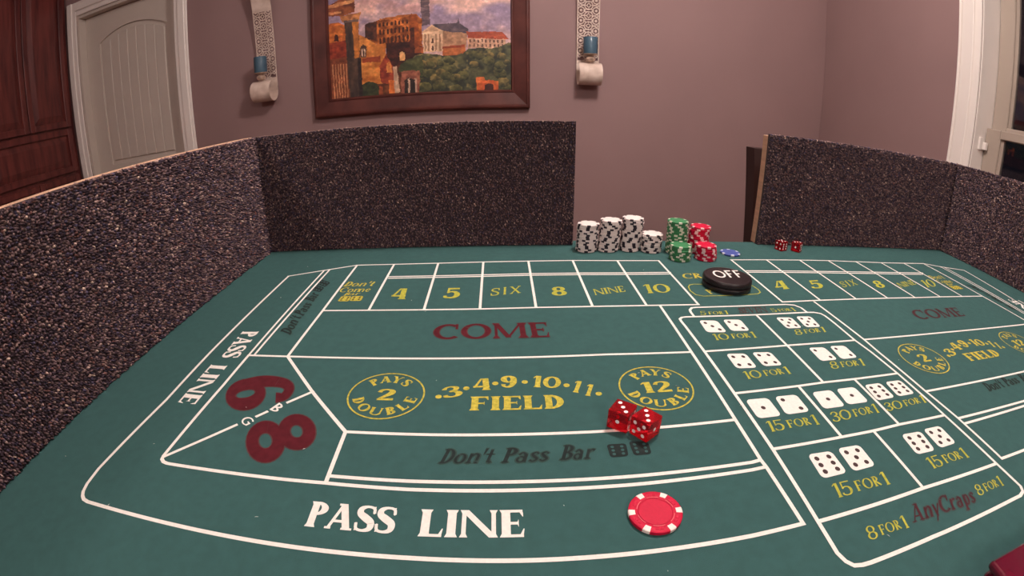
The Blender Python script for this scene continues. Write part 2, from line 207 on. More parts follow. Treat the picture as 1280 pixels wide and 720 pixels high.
for i in range(24):
    (xa, za), (xb_, zb) = arch[i], arch[i + 1]
    leaf.add([(xa, ly, za), (xb_, ly, zb), (xb_, ly, lz1), (xa, ly, lz1), (xa, ly + .012, za), (xb_, ly + .012, zb)], [(0, 1, 2, 3), (0, 4, 5, 1)])
lf = leaf.build('leaf', M_door, door)
nb = 7; 
for i in range(nb):                                                       # planks of the arched upper panel, V-grooves between
    xa = px0 + .022 + (px1 - px0 - .044) * i / nb; xb_ = px0 + .022 + (px1 - px0 - .044) * (i + 1) / nb
    f = lambda x: pzs + (pza - pzs) * math.sin(math.pi * (x - px0) / (px1 - px0)) ** .8 - .028
    g_ = .005
    V = [(xa, ly + .011, pz0 + .022), (xb_, ly + .011, pz0 + .022), (xb_, ly + .011, f(xb_)), (xa, ly + .011, f(xa)),
         (xa + g_, ly + .003, pz0 + .028), (xb_ - g_, ly + .003, pz0 + .028), (xb_ - g_, ly + .003, f(xb_ - g_) - .004), (xa + g_, ly + .003, f(xa + g_) - .004)]
    MB().add(V, [(4, 5, 6, 7), (0, 1, 5, 4), (1, 2, 6, 5), (2, 3, 7, 6), (3, 0, 4, 7)]).build('plank', M_door, lf)
for i in range(nb):
    xa = px0 + .022 + (px1 - px0 - .044) * i / nb; xb_ = px0 + .022 + (px1 - px0 - .044) * (i + 1) / nb
    MB().box(xa + .004, xb_ - .004, ly + .003, ly + .011, .24, Z(-.045), .003).build('plank', M_door, lf)
kb = MB().lathe([(.026, 0), (.026, .004), (.012, .008), (.011, .03), (.026, .042), (.03, .055), (.022, .068), (.001, .07)], 20)
kn = kb.build('knob', mat('brushed_nickel', (.6, .56, .5, 1), .3, metal=1), lf, True, (lx1 - .06, ly, Z(.05))); kn.rotation_euler = (math.pi / 2, 0, 0)
# ---- window in the side wall
win = empty('window_1'); tag(win, 'white framed window on the side wall, dark night outside', 'window', kind='structure')
def vcas(y0, y1, s):
    m_ = MB().box(WX - .012, WX - .001, y0, y1, WZ0 - .02, WZ1 + .10, .003)
    a, b = (y0 + .03, y1 - .012) if s > 0 else (y0 + .012, y1 - .03)
    m_.box(WX - .022, WX - .012, a, b, WZ0 - .02, WZ1 + .10, .004)
    m_.box(WX - .028, WX - .012, y1 - .012 if s > 0 else y0, y1 if s > 0 else y0 + .012, WZ0 - .02, WZ1 + .10, .003)
    m_.build('casing', M_trim, win)
vcas(Y1, Y1 + .103, 1); vcas(Y0 - .103, Y0, -1)
MB().box(WX - .022, WX - .001, Y0 + .001, Y1 - .001, WZ1, WZ1 + .10, .003).build('casing', M_trim, win)
MB().box(WX - .05, WX + .10, Y0 - .13, Y1 + .13, WZ0 - .05, WZ0 - .021, .004).build('sill', M_trim, win)
MB().box(WX - .001, WX + .12, Y1 - .006, Y1 - .0005, WZ0, WZ1).build('jamb', M_trim, win); MB().box(WX - .001, WX + .12, Y0 + .0005, Y0 + .006, WZ0, WZ1).build('jamb', M_trim, win)
MB().box(WX - .001, WX + .12, Y0 + .006, Y1 - .006, WZ1 - .006, WZ1 - .0005).build('jamb', M_trim, win)
def sash(x, z0, z1, nm):
    st = .072; ya, yb = Y0 + .008, Y1 - .008
    s_ = MB().box(x, x + .035, yb - st, yb, z0, z1, .003).box(x, x + .035, ya, ya + st, z0, z1, .003).box(x, x + .035, ya + st, yb - st, z0, z0 + .05, .003).box(x, x + .035, ya + st, yb - st, z1 - .034, z1, .003)
    s_.box(x + .012, x + .03, yb - st - .014, yb - st, z0 + .05, z1 - .034).box(x + .012, x + .03, ya + st, ya + st + .014, z0 + .05, z1 - .034)
    so = s_.build(nm, M_sash, win)
    MB().box(x + .018, x + .022, ya + st + .002, yb - st - .002, z0 + .052, z1 - .036).build('pane', M_glass, so)
zm = Z(.376)
sash(WX + .075, WZ0 + .003, zm, 'lower_sash'); sash(WX + .112, zm - .034, WZ1 - .01, 'upper_sash')
lt = MB().box(WX + .03, WX + .052, Y1 - .016, Y1 - .006, Z(.285), Z(.335), .002).box(WX + .052, WX + .07, Y1 - .03, Y1 - .012, Z(.288), Z(.318), .002)
lt.build('latch', M_trim, win)
# ================================================================ ceiling lamps: one above the table, two unseen ones added as fill
for i, (x, y, wt, sz) in enumerate(LAMPS):
    L_ = empty('ceiling_lamp', (x, y, CEIL)); tag(L_, ['flush dome ceiling lamp above the gaming table', 'added dome fill lamp at the cabinet side behind the camera', 'added dome fill lamp at the window side behind the camera'][i], 'lamp', 'ceiling lamps')
    MB().lathe([(sz / 2 + .02, 0), (sz / 2 + .02, -.02), (sz / 2, -.028)], 40).build('base', M_trim, L_, True)
    ma = bpy.data.materials.get('lamp_diffuser')
    if not ma:
        ma = bpy.data.materials.new('lamp_diffuser'); ma.use_nodes = True; b = ma.node_tree.nodes['Principled BSDF']
        b.inputs['Base Color'].default_value = (.9, .85, .8, 1); b.inputs['Emission Color'].default_value = LAMP_COLOUR + (1,); b.inputs['Emission Strength'].default_value = 4.0
    MB().lathe([(sz / 2, -.028), (sz / 2 * .93, -.05), (sz / 2 * .7, -.075), (sz / 2 * .3, -.09), (.005, -.093)], 40).build('diffuser', ma, L_, True)
    ld = bpy.data.lights.new('lamp_light', 'POINT'); ld.shadow_soft_size = .11; ld.energy = wt; ld.color = LAMP_COLOUR
    lo = link('lamp_light', ld, L_, (0, 0, -.22))
# ================================================================ cherry cabinet along the left wall (front faces the room)
CX = -2.672
cab = empty('cherry_cabinet', (CX, 1.9, 0)); tag(cab, 'tall dark cherry wood cabinet with raised panel doors beside the white door', 'cabinet')
def cb(mb, y0, y1, z0, z1, x0, x1, c=0): return mb.box(x0, x1, y0 - 1.9, y1 - 1.9, z0, z1, c)
B = MB(); cb(B, 1.22, 2.288, .09, 2.40, -.575, -.022); cb(B, 1.25, 2.28, .001, .09, -.53, -.08); B.build('carcass', M_cherryd, cab)
F_ = MB()
for y0, y1 in ((2.245, 2.288), (1.22, 1.255)): cb(F_, y0, y1, .09, 2.40, -.022, -.004, .002)
for z0, z1 in ((.09, .16), (Z(.42), Z(.44)), (Z(.125), Z(.165)), (2.33, 2.40)):
    for y0, y1 in ((1.255, 2.245),): cb(F_, y0, y1, z0, z1, -.022, -.004, .002)
F_.build('face_frame', M_cherry, cab)
def raised(y0, y1, z0, z1, nm, handle=None):
    e = .038
    d = MB(); cb(d, y0, y1, z0, z1, -.003, .003)
    for a in ((y0, y0 + e, z0, z1), (y1 - e, y1, z0, z1), (y0 + e, y1 - e, z0, z0 + e), (y0 + e, y1 - e, z1 - e, z1)): cb(d, *a, .003, .018, .003)
    do = d.build(nm, M_cherry, cab)
    a0, a1, b0, b1 = y0 + e + .006 - 1.9, y1 - e - .006 - 1.9, z0 + e + .006, z1 - e - .006; k = min(.035, (b1 - b0) * .25)
    V = [(.004, a0, b0), (.004, a1, b0), (.004, a1, b1), (.004, a0, b1), (.016, a0 + k, b0 + k), (.016, a1 - k, b0 + k), (.016, a1 - k, b1 - k), (.016, a0 + k, b1 - k)]
    MB().add(V, [(4, 5, 6, 7), (0, 1, 5, 4), (1, 2, 6, 5), (2, 3, 7, 6), (3, 0, 4, 7)]).build('raised_panel', M_cherry, do)
for (ya, yb) in ((1.921, 2.252), (1.583, 1.915), (1.245, 1.577)):
    raised(ya, yb, Z(.436), 2.345, 'cabinet_door', ((ya + .03) if ya < 1.9 else (yb - .03), Z(.60)))
    raised(ya, yb, .15, Z(.135), 'cabinet_door', ((ya + .03) if ya < 1.9 else (yb - .03), Z(.0)))
for (ya, yb) in ((1.583, 2.252), (1.245, 1.577)): raised(ya, yb, Z(.155), Z(.424), 'drawer', ((ya + yb) / 2, Z(.28)))
# ================================================================ gaming table
M_felt = mat('green_felt', srgb(56, 90, 89), 0.95, 0.06, 90.0, 0.2, 1400, spec=0.10, sheen=0.04)
M_ply = mat('raw_plywood', srgb(206, 164, 136), 0.6, 0.12, 14.0, stretch=(1, 1, 9))
M_dark = mat('dark_table_wood', srgb(52, 32, 26), 0.45, 0.2, 8.0)
TX0, TX1, TY0, TY1 = -.485, 1.152, -.13, .858
tb = empty('gaming_table', ((TX0 + TX1) / 2, (TY0 + TY1) / 2, 0)); tag(tb, 'dark wooden table carrying the green craps felt', 'table')
hx, hy = (TX1 - TX0) / 2, (TY1 - TY0) / 2
MB().box(-hx, hx, -hy, hy, TZ - .034, TZ - .004, .003).build('table_top', M_dark, tb)
MB().box(-hx + .08, hx - .08, -hy + .08, -hy + .10, TZ - .13, TZ - .0345).box(-hx + .08, hx - .08, hy - .10, hy - .08, TZ - .13, TZ - .0345).box(-hx + .08, -hx + .10, -hy + .10, hy - .10, TZ - .13, TZ - .0345).box(hx - .10, hx - .08, -hy + .10, hy - .10, TZ - .13, TZ - .0345).build('apron', M_dark, tb)
for sx in (-1, 1):
    for sy in (-1, 1):
        cx_, cy_ = sx * (hx - .065), sy * (hy - .065); r0, r1 = .035, .022
        V = [(cx_ + a * r1, cy_ + b * r1, .001) for a, b in ((-1, -1), (1, -1), (1, 1), (-1, 1))] + [(cx_ + a * r0, cy_ + b * r0, TZ - .0345) for a, b in ((-1, -1), (1, -1), (1, 1), (-1, 1))]
        MB().add(V, [(3, 2, 1, 0), (4, 5, 6, 7), (0, 1, 5, 4), (1, 2, 6, 5), (2, 3, 7, 6), (3, 0, 4, 7)]).build('leg', M_dark, tb)
# ---- felt with the printed layout
felt = MB().box(TX0 + .002, TX1 - .002, TY0 + .002, TY1 - .002, TZ - .004, TZ).build('craps_felt', M_felt)
tag(felt, 'green felt cloth printed with the craps layout in white, yellow and maroon', 'felt')
P_white = mat('print_white', srgb(238, 232, 226), 0.8, 0.05, 350.0, spec=0.2)
P_yellow = mat('print_yellow', srgb(192, 186, 72), 0.8, 0.0, 260.0, spec=0.2, col2=srgb(150, 154, 64))
P_gold = mat('print_gold', srgb(208, 190, 78), 0.8, 0.0, 300.0, spec=0.2, col2=srgb(158, 154, 62))
P_maroon = mat('print_maroon', srgb(84, 28, 36), 0.9, 0.12, 120.0, spec=0.15)
P_maroonh = mat('print_maroon_bleed', srgb(83, 62, 62), 0.9, 0.08, 120.0, spec=0.15)
P_black = mat('print_black', srgb(38, 46, 46), 0.9, 0.15, 160.0, spec=0.15)
P_blackh = mat('print_black_bleed', srgb(52, 72, 68), 0.9, 0.1, 160.0, spec=0.15)
P_pip = mat('print_pip', srgb(72, 58, 58), 0.85, 0.1, 200.0, spec=0.15)
P_wine = mat('print_faded_wine', srgb(72, 40, 45), 0.9, 0.12, 120.0, spec=0.15)
P_brown = mat('print_smudged_brown', srgb(76, 60, 58), 0.9, 0.12, 120.0, spec=0.15)
P_wineh = mat('print_wine_bleed', srgb(66, 72, 72), 0.9, 0.08, 120.0, spec=0.15)
PC = {'wine': P_wine, 'brown': P_brown, 'white': P_white, 'yellow': P_yellow, 'gold': P_gold, 'maroon': P_maroon, 'black': P_black}
BLEED = {'wine': P_wineh, 'brown': P_wineh, 'maroon': P_maroonh, 'black': P_blackh}
ZP = TZ + .00035; ZB = TZ + .0002
LAY = [0]
def flat(quads, z, name, m, parent=None, seq=False):
    b = MB(); LAY[0] += 1
    for k_, q_ in enumerate(quads):                            # ink layers a few microns apart where strokes cross
        zz = z + ((LAY[0] % 61) * 3e-6 if seq else (k_ % 40) * 4e-6); b.add([(p[0], p[1], zz) for p in q_], [tuple(range(len(q_)))])
    me = bpy.data.meshes.new(name); me.from_pydata(b.v, [], b.f); me.update()
    # every print faces upwards
    import bmesh
    bm = bmesh.new(); bm.from_mesh(me)
    for f in bm.faces:
        f.normal_update()
        if f.normal.z < 0: f.normal_flip()
    bm.to_mesh(me); bm.free(); me.materials.append(m)
    return link(name, me, parent)
def strip(pts, w_):
    n = len(pts); out = []; L = []; closed = pts[0] == pts[-1]
    for i in range(n):
        a = pts[i - 1] if i > 0 else (pts[-2] if closed else pts[0]); b = pts[i + 1] if i < n - 1 else (pts[1] if closed else pts[-1])
        p = pts[i]
        d1 = Vector((p[0] - a[0], p[1] - a[1])); d2 = Vector((b[0] - p[0], b[1] - p[1]))
        if d1.length < 1e-9: d1 = d2
        if d2.length < 1e-9: d2 = d1
        d1.normalize(); d2.normalize(); t = (d1 + d2); t = t.normalized() if t.length > 1e-6 else d1
        n_ = Vector((-t.y, t.x)); k = 1 / max(.45, abs(n_.dot(Vector((-d1.y, d1.x)))))
        e = Vector((0, 0))
        if not closed and i == 0: e = -d2 * w_ * .5
        if not closed and i == n - 1: e = d1 * w_ * .5
        L.append((p[0] + e.x + n_.x * w_ / 2 * k, p[1] + e.y + n_.y * w_ / 2 * k)); out.append((p[0] + e.x - n_.x * w_ / 2 * k, p[1] + e.y - n_.y * w_ / 2 * k))
    return [(out[i], out[i + 1], L[i + 1], L[i]) for i in range(n - 1)]
mir = lambda p: (2 * XC - p[0], p[1])
for pts, w_ in LINES:
    flat(strip(pts, w_), ZP, 'printed_line', P_white, felt, True)
for pts, w_ in (([(1.041, .52), (1.041, .215), (1.037, .19), (1.022, .1795), (.5198, .1793)], .0036), ([(.9800, .4688), (.980, .258), (.975, .244), (.962, .2398), (.6091, .2394)], .0036), ([(.9333, .4408), (.931, .43), (.873, .372), (.823, .3025), (.851, .240)], .0036),
                ([(.7058, .3014), (.823, .3025)], .0036), ([(.6212, .2473), (.848, .2482)], .0036), ([(.9067, .4248), (.978, .4248)], .0036), ([(.9707, .4632), (.9700, .4248)], .003), ([(.905, .327), (.880, .341)], .0036), ([(.934, .306), (.970, .279)], .0036)):
    flat(strip(pts, w_), ZP, 'printed_line', P_white, felt, True)
flat(strip(YBOX, .0018), ZP, 'printed_line', P_yellow, felt)
# ---------------------------------------------------------------- lettering: glyphs drawn as strokes (x, y, width), cap height 1
def cat_rom(P, n=7):
    if len(P) == 2: return P
    Q = [tuple(2 * a - b for a, b in zip(P[0], P[1]))] + list(P) + [tuple(2 * a - b for a, b in zip(P[-1], P[-2]))]
    out = []
    for i in range(1, len(Q) - 2):
        for k in range(n):
            t = k / n; out.append(tuple(.5 * (2 * b + (c - a) * t + (2 * a - 5 * b + 4 * c - d) * t * t + (3 * b - a - 3 * c + d) * t ** 3) for a, b, c, d in zip(Q[i - 1], Q[i], Q[i + 1], Q[i + 2])))
    out.append(P[-1]); return out
def ribbon(P, smooth=True):
    S = cat_rom(P) if smooth else P; L = []; Rr = []
    for i in range(len(S)):
        a, b = S[max(0, i - 1)], S[min(len(S) - 1, i + 1)]; dx, dy = b[0] - a[0], b[1] - a[1]; l = math.hypot(dx, dy) or 1; h = S[i][2] / 2
        L.append((S[i][0] - dy / l * h, S[i][1] + dx / l * h)); Rr.append((S[i][0] + dy / l * h, S[i][1] - dx / l * h))
    return [(Rr[i], Rr[i + 1], L[i + 1], L[i]) for i in range(len(S) - 1)]
def ring(cx, cy, rx, ry, ix, iy, a0=0, a1=360, n=28):
    out = []
    for i in range(n):
        a, b = [math.radians(a0 + (a1 - a0) * k / n) for k in (i, i + 1)]
        out.append(((cx + ix * math.cos(a), cy + iy * math.sin(a)), (cx + rx * math.cos(a), cy + ry * math.sin(a)), (cx + rx * math.cos(b), cy + ry * math.sin(b)), (cx + ix * math.cos(b), cy + iy * math.sin(b))))
    return out
def glyph(ch, t, n, s, W_=1.0):
    """t thick stem, n thin stroke, s serif overhang, W_ overall width factor -> (advance width, quads)."""
    q = []
    def bar(x0, x1, y0, y1): q.append(((x0, y0), (x1, y0), (x1, y1), (x0, y1)))
    def serif(x, y, w2):                                    # flared foot / head of a stem
        if s <= 0: return
        h = n * .8 + .02
        if y < .5: q.append(((x - s, y), (x + w2 + s, y), (x + w2, y + h + s * .5), (x, y + h + s * .5)))
        else: q.append(((x, y - h - s * .5), (x + w2, y - h - s * .5), (x + w2 + s, y), (x - s, y)))
    def stem(x, w2=t, y0=0., y1=1., b=True, u=True):
        bar(x, x + w2, y0, y1)
        if b: serif(x, y0, w2)
        if u: serif(x, y1, w2)
    def line(x0, y0, x1, y1, w2): q.append(((x0 - w2 / 2, y0), (x0 + w2 / 2, y0), (x1 + w2 / 2, y1), (x1 - w2 / 2, y1)))
    def rb(*P): q.extend(ribbon([(a * W_, b, c) for a, b, c in P]))
    def rg(cx, cy, rx, ry, a0=0, a1=360): q.extend(ring(cx, cy, rx, ry, max(.01, rx - t), max(.01, ry - n), a0, a1))
    x = s
    if ch == 'I': stem(x); return t + 2 * s, q
    if ch in 'LEF':
        w = x + t + .34 * W_; stem(x)
        if ch in 'LE': bar(x + t, w, 0, n); q.append(((w - .09, n), (w, n), (w + .03, .30), (w, .30)) if s else ((w - n, 0), (w, 0), (w, n), (w - n, n)))
        if ch in 'EF':
            bar(x + t, w, 1 - n, 1); bar(x + t, w - .12 * W_, .5 - n / 2, .5 + n / 2)
            if s: q.append(((w - .09, 1 - n), (w + .01, 1 - n), (w + .01, .74), (w - .01, .74))); q.append(((w - .17 * W_, .5), (w - .12 * W_, .36), (w - .12 * W_, .64), (w - .17 * W_, .5)))
        return w + .03, q
    if ch in 'PRB':
        stem(x); r = .26 * W_ + t * .45; c0 = x + t * .8
        rg(c0, .735, r, .265, -90, 90)
        if ch == 'R': q.extend(ribbon([(c0 + .02, .5, t * .8), (c0 + r * .6, .3, t), (c0 + r + s * .8, 0.02, t * .9)])); 
        if ch == 'B': rg(c0, .27, r * 1.12, .27, -90, 90)
        return c0 + r * (1.12 if ch == 'B' else 1) + (s if ch == 'R' else 0), q
    if ch == 'D': stem(x); r = .36 * W_ + t * .5; rg(x + t * .7, .5, r, .5, -90, 90); return x + t * .7 + r, q
    if ch in 'O0':
        r = (.40 if ch == 'O' else .34) * W_ + t * .35; rg(r, .5, r, .5); return 2 * r, q
    if ch == 'C' or ch == 'G':
        r = .40 * W_ + t * .35; rg(r, .5, r, .5, 50, 312)
        if s: bar(r * 1.62 - n, r * 1.62 + .02, .66, .98)
        if ch == 'G': bar(r * 1.05, r * 1.75, .42, .42 + n); bar(r * 1.75 - n, r * 1.75, .1, .45)
        return r * 1.75, q
    if ch == 'S':
        w = .50 * W_ + t * .4; a = n; b = t
        P = [(.93, .70, a), (.86, .90, a), (.5, .955, a), (.2, .86, b * .75), (.19, .68, b * .9), (.5, .52, b * 1.05), (.82, .35, b * .95), (.80, .13, b * .75), (.48, .045, a), (.14, .10, a), (.06, .32, a)]
        q.extend(ribbon([(p[0] * w, p[1], p[2]) for p in P]))
        if s: bar(.88 * w, .95 * w, .68, .97); bar(.04 * w, .11 * w, .03, .33)
        return w, q
    if ch == 'N':
        th = max(n, t * .5); w = .56 * W_ + t; stem(x, th); stem(x + w, th); line(x + th * .6, 1, x + w + th * .4, 0, t * .95); return x + w + th + s, q
    if ch == 'M':
        th = max(n, t * .5); w = .62 * W_ + t; stem(x, th); stem(x + w, t); line(x + th * .6, 1, x + w * .52, .05, t); line(x + w * .52, .05, x + w + t * .3, 1, th); return x + w + t + s, q
    if ch == 'A':
        w = .62 * W_ + t * .6; line(x + n / 2, 0, x + w / 2, 1, max(n, t * .45)); line(x + w - t / 2, 0, x + w / 2, 1, t); bar(x + w * .25, x + w * .75, .26, .26 + n)
        if s: bar(x - s, x + n + s, 0, n * .8); bar(x + w - t - s, x + w + s, 0, n * .8); bar(x + w * .3, x + w * .5 + t * .4, 1 - n * .8, 1)
        return x + w + s, q
    if ch == 'V':
        w = .6 * W_ + t * .6; line(x + t / 2, 1, x + w / 2, 0, t); line(x + w - n / 2, 1, x + w / 2, 0, n)
        if s: bar(x - s, x + t + s, 1 - n * .8, 1); bar(x + w - n - s, x + w + s, 1 - n * .8, 1)
        return x + w + s, q
    if ch == 'Y':
        w = .6 * W_ + t * .6; line(x + t / 2, 1, x + w / 2, .45, t); line(x + w - n / 2, 1, x + w / 2, .45, max(n, t * .4)); stem(x + w / 2 - t / 2, t, 0, .5, True, False)
        if s: bar(x - s, x + t + s, 1 - n * .8, 1); bar(x + w - n - s, x + w + s, 1 - n * .8, 1)
        return x + w + s, q
    if ch == 'X':
        w = .56 * W_ + t * .5; line(x + t / 2, 1, x + w - t / 2, 0, t); line(x + n / 2, 0, x + w - n / 2, 1, max(n, t * .45))
        if s: [bar(x - s + a * (w - t), x + t + s + a * (w - t), y, y + n * .8) for a in (0, 1) for y in (0, 1 - n * .8)]
        return x + w + s, q
    if ch == 'U':
        w = .5 * W_ + t; stem(x, t, .3, 1, False); stem(x + w, max(n, t * .5), .3, 1, False); q.extend(ring(x + (w + t * .6) / 2, .3, (w + t * .55) / 2, .3, max(.01, (w + t * .55) / 2 - t * .8), .3 - n, 180, 360)); return x + w + t * .6 + s, q
    if ch == '1':
        stem(x + .05, t, 0, 1, True, False); q.append(((x + .05, 1), (x + .05, 1 - n * 1.3), (x - s * .6 - .04, .86 - n), (x - s * .6 - .04, .86))); return x + .05 + t + s, q
    if ch == '2':
        w = .5 * W_ + t * .4
        q.extend(ribbon([(.10 * w, .70, t * .7), (.2 * w, .88, t * .6), (.5 * w, .955, n), (.82 * w, .84, t * .8), (.80 * w, .62, t), (.5 * w, .36, t * .7), (.1 * w, .07, n)])); q.append(((.04 * w, 0), (w, 0), (w, t * .75), (.25 * w, t * .62))); return w, q
    if ch == '3':
        w = .48 * W_ + t * .4
        q.extend(ribbon([(.1 * w, .76, t * .7), (.25 * w, .92, n * 1.2), (.55 * w, .955, n), (.82 * w, .80, t * .8), (.70 * w, .60, t * .7), (.40 * w, .53, n), (.70 * w, .47, t * .6), (.88 * w, .27, t), (.72 * w, .08, t * .7), (.4 * w, .04, n), (.1 * w, .14, t * .7), (.08 * w, .26, t * .6)])); return w, q
    if ch == '4':
        w = .56 * W_ + t * .3; bar(w * .60, w * .60 + t, 0, 1); serif(w * .6, 0, t); bar(0, w, .24, .24 + n * 1.3); q.append(((0, .24), (n * 1.5, .24 + n), (w * .62, 1), (w * .62 - n * .9, 1))); return w, q
    if ch == '5':
        w = .5 * W_ + t * .4; bar(.16 * w, .95 * w, 1 - t * .6, 1); bar(.14 * w, .14 * w + max(n, .06), .5, 1)
        q.extend(ribbon([(.16 * w, .52, n), (.4 * w, .615, n), (.72 * w, .56, t * .7), (.86 * w, .33, t), (.70 * w, .09, t * .7), (.38 * w, .04, n), (.1 * w, .12, t * .6), (.07 * w, .24, t * .55)])); return w, q
    if ch in '69':
        w = .52 * W_ + t * .45; r = w / 2
        qq = ring(r, .30, r, .30, max(.012, r - t), .30 - n * 1.15)
        qq += ribbon([(t * .52, .30, t), (t * .6, .6, t), (w * .42, .88, t * .75), (w * .66, .95, n * 1.1), (w * .86, .84, t * .55), (w * .84, .72, t * .8)])
        if ch == '9': qq = [tuple((w - a, 1 - b) for a, b in k) for k in qq]
        return w, q + qq
    if ch == '8':
        w = .52 * W_ + t * .45; r = w / 2
        q.extend(ring(r, .735, r * .88, .265, max(.01, r * .88 - t * .8), .265 - n)); q.extend(ring(r, .275, r, .275, max(.01, r - t * .9), .275 - n)); return w, q
    if ch == 'o': r = .25 * W_ + t * .3; q.extend(ring(r, .32, r, .33, max(.01, r - t * .85), .33 - n)); return 2 * r, q
    if ch == 'n':
        stem(x, t * .85, 0, .64, True, False); q.extend(ribbon([(x + t * .6, .45, n), (x + t + .10, .62, t * .5), (x + t + .26, .50, t * .8), (x + t + .26, 0, t * .85)])); return x + t * 1.4 + .28 + s, q
    if ch == 'm': 
        w1, a = glyph('n', t, n, s, W_); return w1 * 1.75, a + [tuple((p[0] + w1 * .72, p[1]) for p in k) for k in a]
    if ch == "'": q.append(((0.02, .62), (.08, .62), (.06 + t * .6, 1), (.02, 1))); return .1 + t * .3, q
    if ch == 't': bar(.1, .1 + t * .85, .05, .9); bar(0, .32, .56, .56 + n); q.extend(ribbon([(.1 + t * .45, .2, t * .8), (.16 + t * .5, .04, n * 1.3), (.34, .1, n)])); return .36, q
    if ch == 'a':
        q.extend(ring(.19, .19, .19, .2, .19 - t * .6, .2 - n)); bar(.28, .28 + t * .85, 0.02, .5); q.extend(ribbon([(.06, .5, t * .5), (.2, .63, n * 1.1), (.29 + t * .4, .48, t * .8)])); return .34 + t * .9, q
    if ch == 's':
        w = .36; q.extend(ribbon([(.9 * w, .5, n), (.6 * w, .62, n), (.2 * w, .52, t * .6), (.5 * w, .34, t * .8), (.85 * w, .17, t * .65), (.45 * w, .03, n), (.06 * w, .13, n)])); return w, q
    if ch == 'r': stem(x, t * .85, 0, .64, True, False); q.extend(ribbon([(x + t * .6, .45, n), (x + t + .08, .62, t * .45), (x + t + .2, .55, t * .8)])); return x + t + .26, q
    if ch == 'e': q.extend(ring(.24, .32, .24, .33, .24 - t * .85, .33 - n, 20, 320)); bar(.08, .46, .3, .3 + n); return .48, q
    if ch == 'y': line(t * .5, .64, .24, .0, t * .8); line(.44, .64, .12, -.3, n * 1.4); return .5, q
    if ch == 'p': stem(x, t * .85, -.3, .64, True, False); q.extend(ring(x + t * .7 + .12, .32, .2, .33, .2 - t * .7, .33 - n)); return x + t + .34, q
    return .3, q
STYLE = {'west': (.25, .10, .055, 1.05, .05), 'wide': (.25, .09, .09, 1.5, .10), 'slab': (.25, .10, .06, 1.05, .06), 'serif': (.17, .07, .06, .95, .05), 'thin': (.13, .08, .03, 1.0, .22), 'odds': (.13, .065, .05, .95, .035), 'sans': (.13, .13, 0, .9, .12), 'bulb': (.265, .17, .0, 1.25, 0.0), 'bulb6': (.29, .125, .0, 1.25, 0.0)}
def word_quads(text, style):
    t, n, s, W_, gap = STYLE[style]; x = 0; Q = []
    for i, ch in enumerate(text):
        if ch == ' ': x += .16; continue
        small = style == 'odds' and ch in 'FOR'
        w, q = glyph(ch, t, n, s, W_ * (.8 if small else 1)); k = .74 if small else 1.0; dy = .10 if small else 0
        Q += [tuple((x + p[0] * k, p[1] * k + dy) for p in c) for c in q]; x += w * k + gap
    return x - gap, Q
def word(text, style, colour, bl, br, tl, name='printed_word', z=None, parent=None, material=None):
    w, Q = word_quads(text, style); U = Vector((br[0] - bl[0], br[1] - bl[1])) / w; V = Vector((tl[0] - bl[0], tl[1] - bl[1]))
    f = lambda p: (bl[0] + U.x * p[0] + V.x * p[1], bl[1] + U.y * p[0] + V.y * p[1])
    if z is None and colour in BLEED:                       # soft ink bleed around the dark prints
        cx, cy = w / 2, .5; B = []
        e = .0013
        for c in Q:
            pts = [f(p) for p in c]; mx = sum(p[0] for p in pts) / len(pts); my = sum(p[1] for p in pts) / len(pts)
            B.append([(p[0] + e * (p[0] - mx) / (math.hypot(p[0] - mx, p[1] - my) + 1e-6), p[1] + e * (p[1] - my) / (math.hypot(p[0] - mx, p[1] - my) + 1e-6)) for p in pts])
        flat(B, ZB, 'ink_bleed', BLEED[colour], parent or felt)
    return flat([[f(p) for p in c] for c in Q], z or ZP, name, material or PC[colour], parent or felt)
for s_, st, c_, bl, br, tl in TEXTS: word(s_, st, c_, bl, br, tl)
def disc(c, r, n=14): return [tuple((c[0] + r * math.cos(2 * math.pi * k / n), c[1] + r * math.sin(2 * math.pi * k / n)) for k in range(n))]
SHIFT = (.6525, .0085)
for p in DOTS: flat(disc(p, .0031), ZP, 'printed_dot', P_gold, felt); flat(disc((p[0] + SHIFT[0], p[1] + SHIFT[1]), .0031), ZP, 'printed_dot', P_gold, felt)
sh = lambda p, d: (p[0] + d[0], p[1] + d[1])
for s_, st, c_, bl, br, tl in TEXTS:
    if c_ == 'gold' and s_ in ('3', '4', '9', '10', '1') and bl[1] < .4: word(s_, st, c_, sh(bl, SHIFT), sh(br, SHIFT), sh(tl, SHIFT))
    if c_ == 'gold' and s_ in ("Don't", 'Come', 'Bar'): word(s_, st, c_, sh(bl, (1.110, .003)), sh(br, (1.110, .003)), sh(tl, (1.110, .003)))
    if c_ == 'black' and bl[1] < .3: word(s_, st, c_, sh(bl, (.632, .012)), sh(br, (.632, .012)), sh(tl, (.632, .012)))
    if c_ == 'black' and bl[1] > .4: word(s_, st, c_, *[(2 * XC - p[0], 1.09 - p[1]) for p in (bl, br, tl)])
for s_, st, c_, bl, br, tl in TEXTS:                          # far half of the layout: corner bets and the second pass line
    if st in ('bulb', 'bulb6') or (st == 'sans' and c_ == 'white'):
        b2 = mir(br); word(s_, st, c_, b2, mir(bl), (b2[0] - (tl[0] - bl[0]), b2[1] + (tl[1] - bl[1])))
    if st == 'west' and bl[1] < .3: word(s_, st, c_, sh(bl, (.812, .001)), sh(br, (.812, .001)), sh(tl, (.812, .001)))
word('LINE', 'west', 'white', (1.028, .452), (1.028, .528), (1.003, .452)); word('PASS', 'west', 'white', (1.028, .368), (1.028, .436), (1.003, .368))
